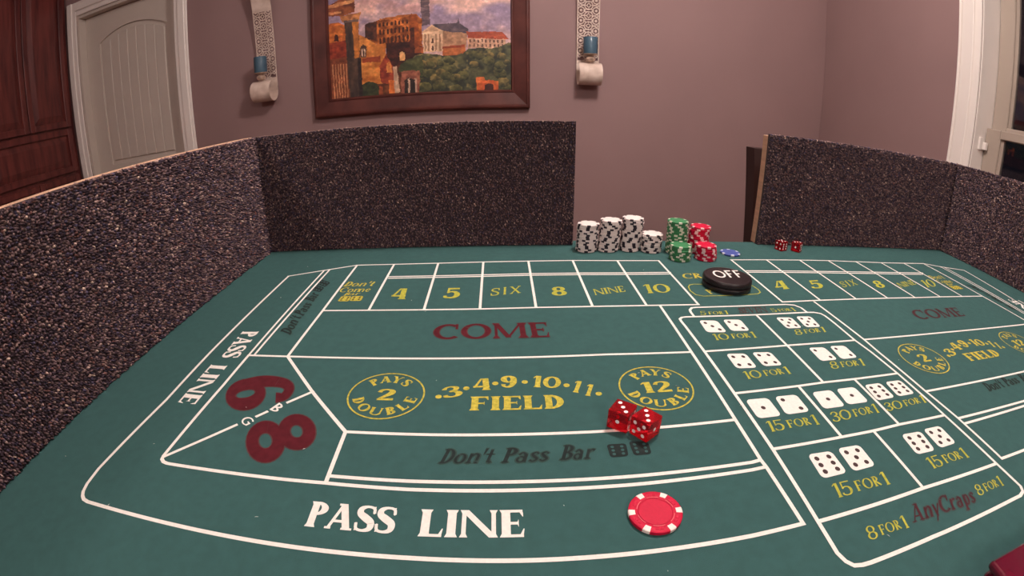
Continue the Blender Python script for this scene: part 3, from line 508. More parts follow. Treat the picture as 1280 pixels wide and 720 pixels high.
for p_, rr in (((-.1148, .3609), .0375), ((.1485, .3648), .0373), ((.5362, .3703), .0378), ((.8005, .372), .0375)):
    two = p_[0] in (-.1148, .5362)
    flat(ring(p_[0], p_[1], rr + .0007, rr + .0007, rr - .0009, rr - .0009, n=56), ZP, 'printed_ring', P_gold, felt)
    def around(text, angs, h, up):
        for ch, a in zip(text, angs):
            a = math.radians(a); o = Vector((math.cos(a), math.sin(a))); upv = o if up else -o; rt = Vector((upv.y, -upv.x)); c = Vector(p_) + o * .0268
            w, _ = word_quads(ch, 'slab'); hw = min(.0062, w * h * .55); b0 = c - upv * h / 2 - rt * hw
            word(ch, 'slab', 'gold', tuple(b0), tuple(b0 + rt * 2 * hw), tuple(b0 + upv * h), 'printed_letter')
    around('PAYS', (128, 102, 76, 50), .0115, True); around('DOUBLE', (203, 232, 262, 291, 317, 343), .0115, False)
    nm = '2' if two else '12'; hw = .0085 if two else .0145
    word(nm, 'slab', 'gold', (p_[0] - hw, p_[1] - .009), (p_[0] + hw, p_[1] - .009), (p_[0] - hw, p_[1] + .0095))
# printed dice (rounded squares with pips)
PIPS = {1: [(0, 0)], 2: [(-1, 1), (1, -1)], 3: [(-1, 1), (0, 0), (1, -1)], 4: [(-1, 1), (1, 1), (-1, -1), (1, -1)], 5: [(-1, 1), (1, 1), (0, 0), (-1, -1), (1, -1)], 6: [(-1, 1), (1, 1), (-1, 0), (1, 0), (-1, -1), (1, -1)]}
def printed_die(n, colour, tl, tr, br, bl):
    def f(u, v):
        u = (u + 1) / 2; v = (v + 1) / 2
        return tuple((1 - u) * (1 - v) * bl[k] + u * (1 - v) * br[k] + u * v * tr[k] + (1 - u) * v * tl[k] for k in (0, 1))
    r = .36; poly = []
    for cx_, cy_, a0 in ((1 - r, 1 - r, 0), (-1 + r, 1 - r, 90), (-1 + r, -1 + r, 180), (1 - r, -1 + r, 270)):
        for k in range(6): a = math.radians(a0 + 18 * k); poly.append(f(cx_ + r * math.cos(a), cy_ + r * math.sin(a)))
    d = flat([poly], ZP, 'printed_die', PC[colour], felt)
    pm = P_pip if colour == 'white' else (M_felt if colour == 'black' else P_black)
    for (a, b) in PIPS[n]:
        flat([[f(a * .5 + 0.19 * math.cos(k * math.pi / 5), b * .55 + 0.19 * math.sin(k * math.pi / 5)) for k in range(10)]], ZP + .0001, 'printed_pip', pm, d)
for n_, c_, *cs in PDICE:
    printed_die(n_, c_, *cs)
    if c_ == 'black' and cs[0][1] < .32: printed_die(n_, c_, *[sh(p, (.632, .012)) for p in cs])
    if c_ == 'gold': printed_die(n_, c_, *[sh(p, (1.110, .003)) for p in cs])
# white lint on the felt
lb = MB()
for k in range(28):
    x, y = random.uniform(-.42, 1.0), random.uniform(.12, .80); a = random.uniform(0, 3.1); l = random.uniform(.0006, .0022); w2 = random.uniform(.0002, .0005)
    dx, dy = math.cos(a), math.sin(a)
    lb.add([(x - dx * l, y - dy * l, TZ + .0006), (x + dy * w2, y - dx * w2, TZ + .0010), (x + dx * l, y + dy * l, TZ + .0006), (x - dy * w2, y + dx * w2, TZ + .0012)], [(0, 1, 2), (0, 2, 3)])
lint = lb.build('lint', mat('lint_white', srgb(205, 205, 200), .9), felt); lint['kind'] = 'stuff'
# ================================================================ carpeted rails around the table
M_back = mat('carpet_backing', srgb(70, 58, 60), 0.95, 0.25, 300.0)
M_pile = attr_mat('carpet_yarn', 'yarn', 0.95, 0.1)
YARN = np.array([srgb(*c)[:3] for c in ((74, 60, 61), (88, 72, 70), (60, 50, 54), (104, 86, 80), (50, 43, 49), (124, 104, 94), (64, 58, 70), (92, 66, 60), (158, 138, 120))])
YARN = YARN * np.array([2.05, 2.0, 2.2])
YP = np.array([.20, .19, .18, .13, .14, .045, .065, .04, .01])
def pile(parent, length, height, sp=.0031):
    """Loop pile on the plane y = 0 facing -y; x 0..length, z 0..height."""
    nx, nz = int(length / sp), int(height / sp); sz = height / nz; X, Zz = np.meshgrid(np.arange(nx) + .5, np.arange(nz) + .5); n = X.size
    x = (X.ravel() + (np.floor(Zz.ravel()) % 2) * .5) * sp + rng.normal(0, sp * .22, n); z = Zz.ravel() * sz + rng.normal(0, sp * .22, n)
    x = np.clip(x, .001, length - .001); z = np.clip(z, .001, height + .0006)
    ang = rng.normal(math.pi / 2 + .35, .55, n); a = sp * rng.uniform(.62, .95, n); b = sp * rng.uniform(.36, .52, n); h = rng.uniform(.0018, .0052, n)
    ca, sa = np.cos(ang), np.sin(ang)
    V = np.zeros((n, 7, 3)); zero = np.zeros(n)
    for k, (p, q_, d) in enumerate(((1, 0, -.001), (0, 1, -.001), (-1, 0, -.001), (0, -1, -.001))):
        V[:, k, 0] = x + ca * a * p - sa * b * q_; V[:, k, 2] = z + sa * a * p + ca * b * q_; V[:, k, 1] = .0015
    V[:, 4, 0] = x + ca * a * .5; V[:, 4, 2] = z + sa * a * .5; V[:, 4, 1] = -h * .85
    V[:, 5, 0] = x - ca * a * .5; V[:, 5, 2] = z - sa * a * .5; V[:, 5, 1] = -h * .85
    V[:, 6, 0] = x; V[:, 6, 2] = z; V[:, 6, 1] = -h
    F = np.array([(0, 1, 4), (1, 6, 4), (1, 5, 6), (1, 2, 5), (2, 3, 5), (3, 6, 5), (3, 4, 6), (3, 0, 4)])
    faces = (F[None] + (np.arange(n) * 7)[:, None, None]).reshape(-1, 3)
    me = bpy.data.meshes.new('carpet_pile'); me.vertices.add(n * 7); me.vertices.foreach_set('co', V.ravel())
    me.loops.add(faces.size); me.loops.foreach_set('vertex_index', faces.ravel()); me.polygons.add(len(faces))
    me.polygons.foreach_set('loop_start', np.arange(len(faces)) * 3); me.polygons.foreach_set('loop_total', np.full(len(faces), 3)); me.update(calc_edges=True)
    c = YARN[rng.choice(len(YARN), n, p=YP)] * rng.uniform(.8, 1.25, (n, 1)); c = np.repeat(np.concatenate([c, np.ones((n, 1))], 1), 7, 0)
    at = me.color_attributes.new('yarn', 'FLOAT_COLOR', 'POINT'); at.data.foreach_set('color', c.ravel())
    me.materials.append(M_pile); o = link('carpet_pile', me, parent); o['kind'] = 'stuff'; return o
RH = .2286
def rail(label, p0, length, rz, ov=0.0):
    """p0: left lower corner of the carpet face as seen from inside the table; ov: how far the carpet stands above the board."""
    r = empty('carpeted_rail', (p0[0], p0[1], TZ + .0006), rz); tag(r, label, 'rail', 'carpeted rails around the table')
    MB().box(0, length, .0065, .0255, 0, RH - ov, .0008).build('board', M_ply, r)
    cp = MB().box(0, length, .0006, .0064, 0, RH - .001).build('carpet', M_back, r)
    pile(cp, length, RH - .001)
    return r
rail('carpeted rail closest to the cherry cabinet, running along the left table end', (-.4625, -.12), .9425, math.pi / 2)
rail('carpeted rail under the framed painting at the back of the table', (-.4875, .829), .6175, 0, .0015)
rail('carpeted rail with exposed plywood end, behind the far pair of red dice', (.5235, .8415), .628, 0, .0045)
rail('carpeted rail at the right table end next to the window', (1.1265, .8355), .9555, -math.pi / 2, .0045)
# ================================================================ poker chips
CR, CH = .0195, .0033
CHIPC = {'white': (srgb(236, 222, 218), srgb(40, 30, 44)), 'green': (srgb(62, 128, 84), srgb(225, 222, 205)), 'red': (srgb(196, 16, 58), srgb(240, 205, 205)), 'blue': (srgb(74, 88, 158), srgb(225, 225, 235))}
def chip_meshes(colour):
    cb_, cs = CHIPC[colour]
    mb_ = mat('chip_%s' % colour, cb_, .55, .04, 500.0, .05, 2500, spec=.25); ms_ = mat('chip_spot_%s' % colour, cs, .45, .03, 500.0)
    body = MB().lathe([(CR - .0006, 0), (CR, .0004), (CR, CH - .0004), (CR - .0006, CH), (.0140, CH), (.0136, CH - .00022), (.0128, CH - .00022), (.0124, CH - .00005), (.0001, CH)], 36)
    body_o = body.build('body', mb_, None, True); me = body_o.data; bpy.data.objects.remove(body_o)
    sp = MB()
    for k in range(6):
        a0 = math.radians(60 * k - 9.6); a1 = math.radians(60 * k + 9.6); n = 4; V = []; F = []
        prof = [(CR * .80, CH + .00006), (CR - .0005, CH + .00006), (CR + .00006, CH - .0004), (CR + .00006, .0004), (CR - .0005, -.00004), (CR * .80, -.00004)]
        prof = [(r_, max(z_, .00002)) for r_, z_ in prof]
        for i in range(n + 1):
            a = a0 + (a1 - a0) * i / n
            for r_, z_ in prof: V.append((r_ * math.cos(a), r_ * math.sin(a), z_))
        m = len(prof)
        for i in range(n):
            for j in range(m - 1): F.append((i * m + j, (i + 1) * m + j, (i + 1) * m + j + 1, i * m + j + 1))
        sp.add(V, F)
    so = sp.build('edge_spots', ms_, None); ms = so.data; bpy.data.objects.remove(so)
    return me, ms
CM = {c: chip_meshes(c) for c in CHIPC}
ORD = ['bottom', 'second', 'third', 'fourth', 'fifth', 'sixth', 'seventh', 'eighth', 'ninth', 'tenth', 'eleventh', 'twelfth', 'thirteenth', 'fourteenth', 'fifteenth', 'sixteenth', 'seventeenth', 'eighteenth']
def chip(colour, x, y, z, rz, label, group):
    c = empty('poker_chip', (x, y, z), rz); tag(c, label, 'chip', group)
    link('body', CM[colour][0], c); link('edge_spots', CM[colour][1], c); return c
STACKS = [('white', (.151, .7985), 15, 'leftmost white stack', (.001, 0)), ('white', (.1905, .800), 17, 'tall white stack second from the left', (.004, 0)), ('white', (.2325, .803), 18, 'tall white stack third from the left', (.0045, 0)), ('white', (.2715, .7935), 10, 'short white stack beside the green chips', (.0008, 0)),
          ('green', (.3185, .7875), 18, 'tall green stack', (0.000, 0)), ('green', (.3125, .7465), 8, 'short green stack', (-.001, 0)), ('red', (.3635, .7900), 15, 'tall red stack', (.0015, 0)), ('red', (.3635, .7485), 8, 'short red stack', (-.001, 0))]
for colour, (x, y), n, nm, lean in STACKS:
    rz0 = random.uniform(0, 1)
    for k in range(n):
        t = k / max(1, n - 1); where = 'top' if k == n - 1 else ORD[k]
        lb_ = ('top chip of the %s' % nm) if k == n - 1 else ('%s chip of the %s' % (where, nm) if k == 0 else '%s chip up from the felt in the %s' % (where, nm))
        chip(colour, x + lean[0] * t + random.uniform(-.0010, .0010), y + random.uniform(-.0008, .0008), TZ + .0004 + k * (CH + .00004), random.uniform(0, 6.28) if random.random() < .75 else rz0, lb_, 'chips of the %s' % nm)
chip('blue', .429, .777, TZ + .0004, .3, 'single blue poker chip lying beside the red stacks', 'loose chips')
# near red chip on the pass line: larger in the picture, spots and moulding separate
nc = empty('poker_chip', (.1030, .2080, TZ + .0004), math.radians(-4)); tag(nc, 'single red poker chip with white edge spots lying on the pass line', 'chip')
link('body', CM['red'][0], nc)
M_chipw = MATS['chip_spot_red']; M_chipr = MATS['chip_red']
for k in range(6):
    a0 = math.radians(60 * k - 8); a1 = math.radians(60 * k + 8); V = []; F = []; prof = [(CR * .76, CH + .00008), (CR - .0006, CH + .00008), (CR + .00008, CH - .0004), (CR + .00008, .0004), (CR - .0006, .0001)]
    for i in range(5):
        a = a0 + (a1 - a0) * i / 4
        for r_, z_ in prof: V.append((r_ * math.cos(a), r_ * math.sin(a), z_))
    for i in range(4):
        for j in range(4): F.append((i * 5 + j, (i + 1) * 5 + j, (i + 1) * 5 + j + 1, i * 5 + j + 1))
    MB().add(V, F).build('edge_spot', mat('chip_spot_near', srgb(242, 226, 220), .45, .03, 500.0), nc)
MB().lathe([(.0001, CH + .00005), (.0118, CH + .00005), (.0121, CH + .0003), (.0125, CH + .0003), (.0128, CH + .00005)], 48, caps=False).build('inlay_rim', M_chipr, nc, True)
for k in range(6):
    dm = MB(); a = math.radians(60 * k + 30)
    for j in range(2):                                      # pairs of embossed dice between the spots
        aa = a + (j - .5) * .21; c_, s_ = math.cos(aa), math.sin(aa); r_ = CR * .80
        q = [(r_ * c_ + u * c_ * .0013 - v * s_ * .0013, r_ * s_ + u * s_ * .0013 + v * c_ * .0013) for u, v in ((-1, -1), (1, -1), (1, 1), (-1, 1))]
        q2 = [(r_ * c_ + u * c_ * .0010 - v * s_ * .0010, r_ * s_ + u * s_ * .0010 + v * c_ * .0010) for u, v in ((-1, -1), (1, -1), (1, 1), (-1, 1))]
        dm.add([(p[0], p[1], CH - .00002) for p in q] + [(p[0], p[1], CH + .0003) for p in q2], [(4, 5, 6, 7), (0, 1, 5, 4), (1, 2, 6, 5), (2, 3, 7, 6), (3, 0, 4, 7)])
    dm.build('embossed_dice', M_chipr, nc)
    b0, b1 = a - .32, a + .32
    MB().add([(r_ * math.cos(b0 + (b1 - b0) * i / 5), r_ * math.sin(b0 + (b1 - b0) * i / 5), CH + .00022) for i in range(6) for r_ in (.0132, .0137)], [(2 * i, 2 * i + 1, 2 * i + 3, 2 * i + 2) for i in range(5)]).build('embossed_dash', mat('chip_dash', srgb(226, 90, 100), .4), nc)
# ================================================================ dice
M_die = mat('red_translucent_acrylic', (.86, .012, .03, 1), .05, trans=.82, ior=1.33, spec=.5)
M_pipw = mat('die_pip_white', srgb(250, 246, 244), .4)
def die(x, y, rz, faces, label, group, s=.019):
    d = empty('die', (x, y, TZ + .0004), rz); tag(d, label, 'die', group); h = s / 2
    b = MB().box(-h, h, -h, h, 0, s, .0006).build('body', M_die, d)
    D_ = {'top': ((0, 0, s), (1, 0, 0), (0, 1, 0)), 'front': ((0, -h, h), (1, 0, 0), (0, 0, 1)), 'right': ((h, 0, h), (0, 1, 0), (0, 0, 1)), 'left': ((-h, 0, h), (0, -1, 0), (0, 0, 1)), 'back': ((0, h, h), (-1, 0, 0), (0, 0, 1)), 'bottom': ((0, 0, 0), (1, 0, 0), (0, -1, 0))}
    for f, n in faces.items():
        o, u, v = [Vector(k) for k in D_[f]]; nn = u.cross(v)
        pm = MB()
        for a, c in PIPS[n]:
            ctr = o + u * (a * s * .25) + v * (c * s * .25) + nn * .00008
            pm.add([tuple(ctr + u * (.00185 * math.cos(k * math.pi / 7)) + v * (.00185 * math.sin(k * math.pi / 7))) for k in range(14)] , [tuple(range(14))])
        pm.build('pips', M_pipw, d)
    return d
die(.0997, .3110, math.radians(-36.7), {'top': 3, 'front': 1, 'right': 5, 'left': 2, 'back': 6, 'bottom': 4}, 'red translucent die on the field line, the one farther from the chip', 'red dice on the field line')
die(.1176, .2976, math.radians(-52.5), {'top': 3, 'front': 5, 'right': 1, 'left': 6, 'back': 2, 'bottom': 4}, 'red translucent die on the field line, nearer to the lone red chip', 'red dice on the field line')
die(.5640, .8065, math.radians(20), {'top': 5, 'front': 6, 'right': 3, 'left': 4, 'back': 1, 'bottom': 2}, 'left one of the two red dice by the exposed plywood rail end', 'red dice by the back rail')
die(.6000, .8005, math.radians(38), {'top': 3, 'front': 5, 'right': 6, 'left': 1, 'back': 2, 'bottom': 4}, 'right one of the two red dice at the foot of the back rail', 'red dice by the back rail')
# ================================================================ OFF puck
M_blk = mat('black_plastic', srgb(34, 25, 28), .38, .1, 60.0, .03, 800)
pk = empty('marker_puck', (.3445, .6200, TZ + .0004)); tag(pk, 'round black puck marked OFF on the felt', 'puck')
MB().lathe([(.0365, 0), (.0392, .0012), (.0396, .0058), (.0384, .0074)], 64).build('lower_disc', M_blk, pk, True)
MB().lathe([(.0366, .0074), (.0366, .0090)], 64).build('groove', M_blk, pk, True)
MB().lathe([(.0380, .0090), (.0395, .0100), (.0395, .0146), (.0380, .0168), (.0358, .0174), (.0350, .0170), (.0342, .0170), (.0001, .0172)], 64).build('upper_disc', M_blk, pk, True)
wo = word('OFF', 'sans', 'white', (.3200, .6098), (.3700, .6105), (.3225, .6400), 'lettering', TZ + .0004 + .0176, pk)
wo.matrix_parent_inverse = Matrix.Translation((-.3445, -.6200, -TZ - .0004))
# ================================================================ red plastic case at the near right corner
M_redp = mat('red_glossy_plastic', (.15, .005, .026, 1), .15, .1, 20.0, coat=.5, trans=.2)
rc = empty('plastic_case', (.425, .012, TZ + .0004)); tag(rc, 'dark red glossy plastic case at the near right corner of the felt', 'case')
b_ = MB().box(-.105, .105, -.071, .071, 0, .0155).build('tray', M_redp, rc); bevel(b_, .008, 4)
b_ = MB().box(-.106, .106, -.072, .072, .0160, .0235).build('lid', M_redp, rc); bevel(b_, .0035, 3)
MB().box(-.03, .085, -.045, .045, .0236, .0241).build('label', mat('violet_glint', srgb(110, 70, 150), .25, .2, 25.0), rc)  # stands in for a violet reflection, painted as a thin plate on the lid
# ================================================================ dining chair behind the table
M_ch = mat('espresso_wood', srgb(44, 24, 22), .4, .2, 9.0, stretch=(1, 1, .3)); M_chu = mat('dark_leather', srgb(40, 27, 26), .45, .12, 25.0, .2, 220)
ch = empty('dining_chair', (.84, .80, 0)); tag(ch, 'dark wooden dining chair peeking out behind the plywood rail end', 'chair')
def leg(x, y0, z0, y1, z1, w2=.021):
    V = [(x + a * w2, y0 + b * w2, z0) for a, b in ((-1, -1), (1, -1), (1, 1), (-1, 1))] + [(x + a * w2, y1 + b * w2, z1) for a, b in ((-1, -1), (1, -1), (1, 1), (-1, 1))]
    return MB().add(V, [(3, 2, 1, 0), (4, 5, 6, 7), (0, 1, 5, 4), (1, 2, 6, 5), (2, 3, 7, 6), (3, 0, 4, 7)])
for sx in (-.219, .219):                                     # the seat is under the table, the back rakes away from it
    leg(sx, -.20, .001, -.20, .4395).build('leg', M_ch, ch); leg(sx, .175, .001, .135, .4395).build('leg', M_ch, ch)
    leg(sx, .131, .44, .25, 1.083).build('back_post', M_ch, ch)
MB().box(-.195, .195, -.225, .15, .44, .465, .004).build('seat_frame', M_ch, ch)
s_ = MB().box(-.192, .192, -.22, .145, .466, .515).build('seat', M_chu, ch); bevel(s_, .015, 3)
def slab(z0, z1, th, m, nm):
    f = lambda z: .131 + (z - .44) * .119 / .643
    V = []
    for z in (z0, z1):
        for x in (-.197, .197):
            for d in (-th, th): V.append((x, f(z) + d, z))
    MB().add(V, [(0, 1, 3, 2), (4, 6, 7, 5), (0, 4, 5, 1), (2, 3, 7, 6), (0, 2, 6, 4), (1, 5, 7, 3)]).build(nm, m, ch)
slab(1.02, 1.08, .016, M_ch, 'top_rail'); slab(.62, 1.019, .012, M_chu, 'back_panel'); slab(.56, .619, .016, M_ch, 'bottom_rail')
# ================================================================ framed painting on the back wall
pf = empty('framed_painting', (-.394, WY, Z(.235))); tag(pf, 'oil painting of sunlit ruins and trees in a wide mahogany frame', 'painting')
PX0, PX1, PZ1, FW = -.528, .528, .79, .092                    # outer frame, local coordinates (x, z); frame width
prof = [(0, .002), (0, .030), (.006, .034), (.014, .034), (.018, .031), (.074, .018), (.078, .021), (.084, .021), (FW - .004, .014), (FW - .004, .004)]   # (inset, depth from the wall)
def frame_side(p0, p1, nrm):
    V = []; F = []; n = len(prof)
    d = Vector((p1[0] - p0[0], p1[1] - p0[1])).normalized()
    for P, sg in ((p0, 1), (p1, -1)):
        for ins, dep in prof: V.append((P[0] + nrm[0] * ins + d.x * ins * sg, -dep, P[1] + nrm[1] * ins + d.y * ins * sg))
    for j in range(n - 1): F.append((j, j + 1, n + j + 1, n + j))
    F += [tuple(range(n)), tuple(range(2 * n - 1, n - 1, -1)), (0, n, 2 * n - 1, n - 1)]
    return MB().add(V, F).build('frame_rail', M_frame, pf)
frame_side((PX0, 0), (PX1, 0), (0, 1)); frame_side((PX1, 0), (PX1, PZ1), (-1, 0)); frame_side((PX1, PZ1), (PX0, PZ1), (0, -1)); frame_side((PX0, PZ1), (PX0, 0), (1, 0))
# the picture itself, painted stroke by stroke into a colour grid (left x 416..640, bottom y 122-10u, 154 units high)
GW, GH = 300, 206
yy, xx = np.mgrid[0:GH, 0:GW]; U = (xx + .5) / GW; Vv = 1 - (yy + .5) / GH          # Vv up
PXx = 416 + U * 224; PYy = 122 - 10 * U - Vv * 154
def vnoise(sx, sy, seed):
    r = np.random.default_rng(seed); gx, gy = int(sx) + 2, int(sy) + 2; G = r.random((gy, gx)); fx = U * sx; fy = (1 - Vv) * sy; i = np.floor(fx).astype(int); j = np.floor(fy).astype(int); a = fx - i; b = fy - j
    a = a * a * (3 - 2 * a); b = b * b * (3 - 2 * b)
    return (G[j, i] * (1 - a) + G[j, i + 1] * a) * (1 - b) + (G[j + 1, i] * (1 - a) + G[j + 1, i + 1] * a) * b
def fbm(sx, sy, seed): return (vnoise(sx, sy, seed) + .5 * vnoise(sx * 2, sy * 2, seed + 1) + .25 * vnoise(sx * 4, sy * 4, seed + 2)) / 1.75
PXx = PXx + (fbm(45, 34, 51) - .5) * 1.9; PYy = PYy + (fbm(45, 34, 61) - .5) * 1.9        # brush wobble
IMG = np.zeros((GH, GW, 3)); C3 = lambda *c: np.array(c, float)
def mixc(a, b, t): t = np.clip(t, 0, 1)[..., None]; return a * (1 - t) + b * t
sky = mixc(C3(120, 116, 152), C3(168, 150, 160), (PYy + 34) / 90)
cl = fbm(5, 7, 11); sky = mixc(sky, C3(216, 186, 172), (cl - .45) * 4.5); sky = mixc(sky, C3(190, 156, 150), (fbm(7, 9, 31) - .55) * 4)
IMG[:] = sky
def inside(poly):
    m = np.zeros((GH, GW), bool); n = len(poly)
    for i in range(n):
        (x1, y1), (x2, y2) = poly[i], poly[(i + 1) % n]
        if y1 == y2: continue
        c = ((y1 > PYy) != (y2 > PYy)) & (PXx < (x2 - x1) * (PYy - y1) / (y2 - y1) + x1); m ^= c
    return m
def pa(zx, pts): return [(zx + a / 4.8, b / 4.8) for a, b in pts]
SEED = [100]
def fill(poly, c1, c2, sx=40, sy=40, k=2.2):
    SEED[0] += 7; m = inside(poly); t = (fbm(sx, sy, SEED[0]) - .5) * k + .5; IMG[m] = mixc(C3(*c1), C3(*c2), t)[m]
A = lambda *p: pa(390, p); Bq = lambda *p: pa(520, p)
fill(Bq((58, -40), (108, -40), (112, 165), (65, 175)), (96, 84, 92), (128, 108, 106), 20, 60)
for k in range(7): fill(Bq((58, -20 + 26 * k), (112, -20 + 26 * k), (112, -16 + 26 * k), (58, -16 + 26 * k)), (84, 72, 84), (92, 78, 86))
fill(A((120, 330), (700, 330), (700, 640), (120, 640)), (74, 44, 34), (120, 74, 46), 24, 20)
# great round ruin with arcades
fill(A((350, 232), (352, 152), (372, 140), (405, 138), (428, 128), (470, 118), (560, 104), (656, 96), (668, 112), (690, 130), (690, 300), (475, 300)), (118, 66, 34), (196, 122, 62), 30, 34, 3)
fill(A((350, 235), (352, 152), (372, 140), (405, 138), (425, 130), (420, 250)), (62, 42, 40), (98, 60, 44), 30, 30, 3)
fill(A((440, 121), (656, 97), (656, 106), (440, 132)), (190, 128, 72), (150, 92, 54))
for r_, (yb, h) in enumerate(((150, 20), (192, 26), (240, 34))):
    for k in range(10):
        x0 = 436 + k * 23; fill(A((x0, yb + h - k * 2.2), (x0, yb - k * 2.2), (x0 + 6, yb - 7 - k * 2.2), (x0 + 12, yb - k * 2.2), (x0 + 12, yb + h - k * 2.2)), (62, 36, 30), (84, 48, 34))
fill(A((475, 270), (560, 262), (640, 258), (690, 300), (690, 400), (480, 400)), (52, 30, 30), (82, 44, 36))
fill(Bq((-6, 105), (35, 100), (50, 200), (50, 330), (-6, 330)), (170, 96, 44), (120, 62, 36)); fill(Bq((-6, 180), (20, 180), (20, 330), (-6, 330)), (70, 38, 32), (96, 52, 36))
# temple front, grey roof, long house with red roof
fill(Bq((115, 165), (270, 156), (276, 130), (282, 156), (332, 190), (325, 225), (150, 225)), (78, 72, 82), (104, 92, 96))
fill(Bq((185, 205), (325, 215), (320, 300), (185, 300)), (150, 118, 92), (186, 150, 116))
fill(Bq((66, 206), (185, 202), (185, 322), (70, 326)), (196, 168, 134), (222, 196, 160)); fill(Bq((60, 208), (122, 164), (190, 206)), (214, 186, 150), (186, 156, 122)); fill(Bq((78, 203), (122, 173), (170, 201)), (168, 140, 112), (190, 160, 128))
for x0 in (78, 98, 142, 164): fill(Bq((x0, 218), (x0 + 8, 218), (x0 + 8, 320), (x0, 320)), (164, 132, 102), (150, 118, 92))
for x0, y0, y1 in ((118, 248, 276), (120, 292, 316)): fill(Bq((x0, y1), (x0, y0), (x0 + 6, y0 - 6), (x0 + 12, y0), (x0 + 12, y1)), (84, 60, 50), (100, 72, 58))
fill(Bq((322, 240), (545, 240), (545, 300), (330, 300)), (206, 176, 146), (176, 142, 116)); fill(Bq((320, 206), (520, 202), (562, 245), (330, 243)), (140, 66, 48), (176, 92, 62))
for k in range(9):
    for yq in (250, 276): fill(Bq((336 + k * 23, yq + 17), (336 + k * 23, yq), (345 + k * 23, yq), (345 + k * 23, yq + 17)), (96, 72, 64), (112, 82, 70))
fill(Bq((182, 296), (312, 286), (312, 345), (182, 345)), (196, 128, 76), (160, 92, 54)); fill(Bq((182, 296), (312, 280), (312, 296), (182, 306)), (128, 58, 42), (150, 76, 50)); fill(Bq((20, 300), (70, 296), (70, 330), (20, 330)), (184, 112, 62), (140, 78, 48))
# trees
edge = [(-16, 400), (-4, 370), (20, 345), (60, 335), (120, 335), (180, 345), (240, 345), (300, 335), (330, 305), (400, 300), (470, 300), (520, 285), (560, 265), (600, 262), (600, 600), (-16, 600)]
m = inside(Bq(*edge)); t = fbm(22, 20, 401); G_ = mixc(C3(52, 58, 50), C3(96, 100, 70), (t - .36) * 2.6); G_ = mixc(G_, C3(138, 130, 82), (fbm(34, 30, 409) - .58) * 4); IMG[m] = G_[m]
for kx in range(46):
    r_ = np.random.default_rng(900 + kx); cxp, cyp = 512 + 124 * r_.random(), 68 + 46 * r_.random(); cyp = max(cyp, 84 - (cxp - 512) * .20 + 3); rr = 3.5 + 4.5 * r_.random()
    dd = np.hypot((PXx - cxp), (PYy - cyp) * 1.25) / rr; mk = (dd < 1) & inside(Bq(*edge)); lit = np.clip(.55 - (PYy - cyp) / rr * .55 + (fbm(60, 50, 950 + kx) - .5), 0, 1)
    IMG[mk] = mixc(C3(44, 52, 42), C3(*((112, 112, 70) if kx % 3 else (142, 128, 78))), lit)[mk]
fill(A((545, 420), (560, 390), (610, 365), (690, 340), (690, 470), (545, 440)), (56, 66, 48), (92, 98, 62), 22, 20)
# arches and fragments in the foreground
fill(Bq((374, 545), (372, 470), (420, 464), (424, 484), (500, 486), (500, 545)), (176, 88, 50), (206, 124, 70)); fill(Bq((418, 545), (420, 512), (445, 500), (472, 512), (474, 545)), (60, 40, 36), (78, 48, 40))
fill(A((556, 565), (560, 440), (620, 430), (668, 434), (672, 470), (660, 565)), (128, 80, 66), (166, 112, 86)); fill(A((575, 565), (578, 490), (605, 470), (640, 485), (645, 565)), (46, 40, 38), (66, 52, 46))
for x0 in (600, 640): fill(A((x0, 560), (x0, 478), (x0 + 12, 476), (x0 + 12, 560)), (196, 172, 146), (168, 142, 120))
# left side: temple column, entablature, lit walls
fill(A((125, 132), (180, 126), (232, 150), (235, 262), (125, 262)), (158, 88, 44), (206, 130, 66)); fill(A((158, 240), (160, 206), (172, 196), (184, 206), (186, 240)), (66, 36, 32), (84, 46, 36))
fill(A((125, 250), (232, 235), (240, 345), (125, 345)), (112, 46, 36), (150, 68, 46)); fill(A((125, 345), (245, 338), (245, 600), (125, 600)), (108, 62, 44), (132, 78, 54))
for k in range(6): fill(A((142 + k * 17, 590), (140 + k * 17, 378), (147 + k * 17, 374), (149 + k * 17, 590)), (196, 146, 104), (168, 118, 84))
fill(A((300, 205), (330, 215), (420, 272), (474, 262), (476, 480), (440, 505), (320, 505)), (170, 104, 50), (216, 152, 80), 30, 30)
fill(A((318, 345), (318, 282), (336, 268), (356, 282), (356, 345)), (80, 58, 52), (100, 74, 60))
for x0 in (326, 342): fill(A((x0, 335), (x0, 296), (x0 + 7, 296), (x0 + 7, 335)), (214, 196, 170), (196, 176, 150))
fill(A((330, 350), (440, 340), (440, 372), (330, 380)), (140, 66, 44), (164, 84, 52)); fill(A((430, 400), (476, 330), (520, 420), (520, 520), (440, 500)), (118, 50, 40), (158, 76, 50))
fill(A((474, 440), (476, 385), (490, 372), (504, 388), (506, 440)), (204, 140, 78), (176, 110, 60)); fill(A((555, 370), (553, 325), (570, 316), (586, 326), (586, 370)), (226, 184, 124), (206, 160, 104))
fill(A((484, 560), (484, 480), (528, 484), (528, 560)), (196, 108, 52), (222, 140, 74))
fill(A((520, 560), (512, 408), (534, 404), (552, 556)), (206, 182, 152), (176, 150, 124))
fill(A((322, 575), (325, 505), (360, 486), (410, 500), (425, 540), (440, 575)), (44, 54, 42), (70, 76, 52)); fill(A((420, 575), (424, 520), (445, 520), (450, 575)), (168, 96, 58), (130, 70, 46))
fill(A((226, 128), (312, 128), (318, 600), (244, 600)), (60, 52, 50), (88, 70, 58), 40, 8); fill(A((272, 132), (312, 128), (312, 340), (282, 350)), (196, 130, 62), (150, 96, 52), 30, 12)
fill(A((300, 350), (322, 345), (324, 600), (302, 600)), (44, 38, 40), (60, 50, 48))
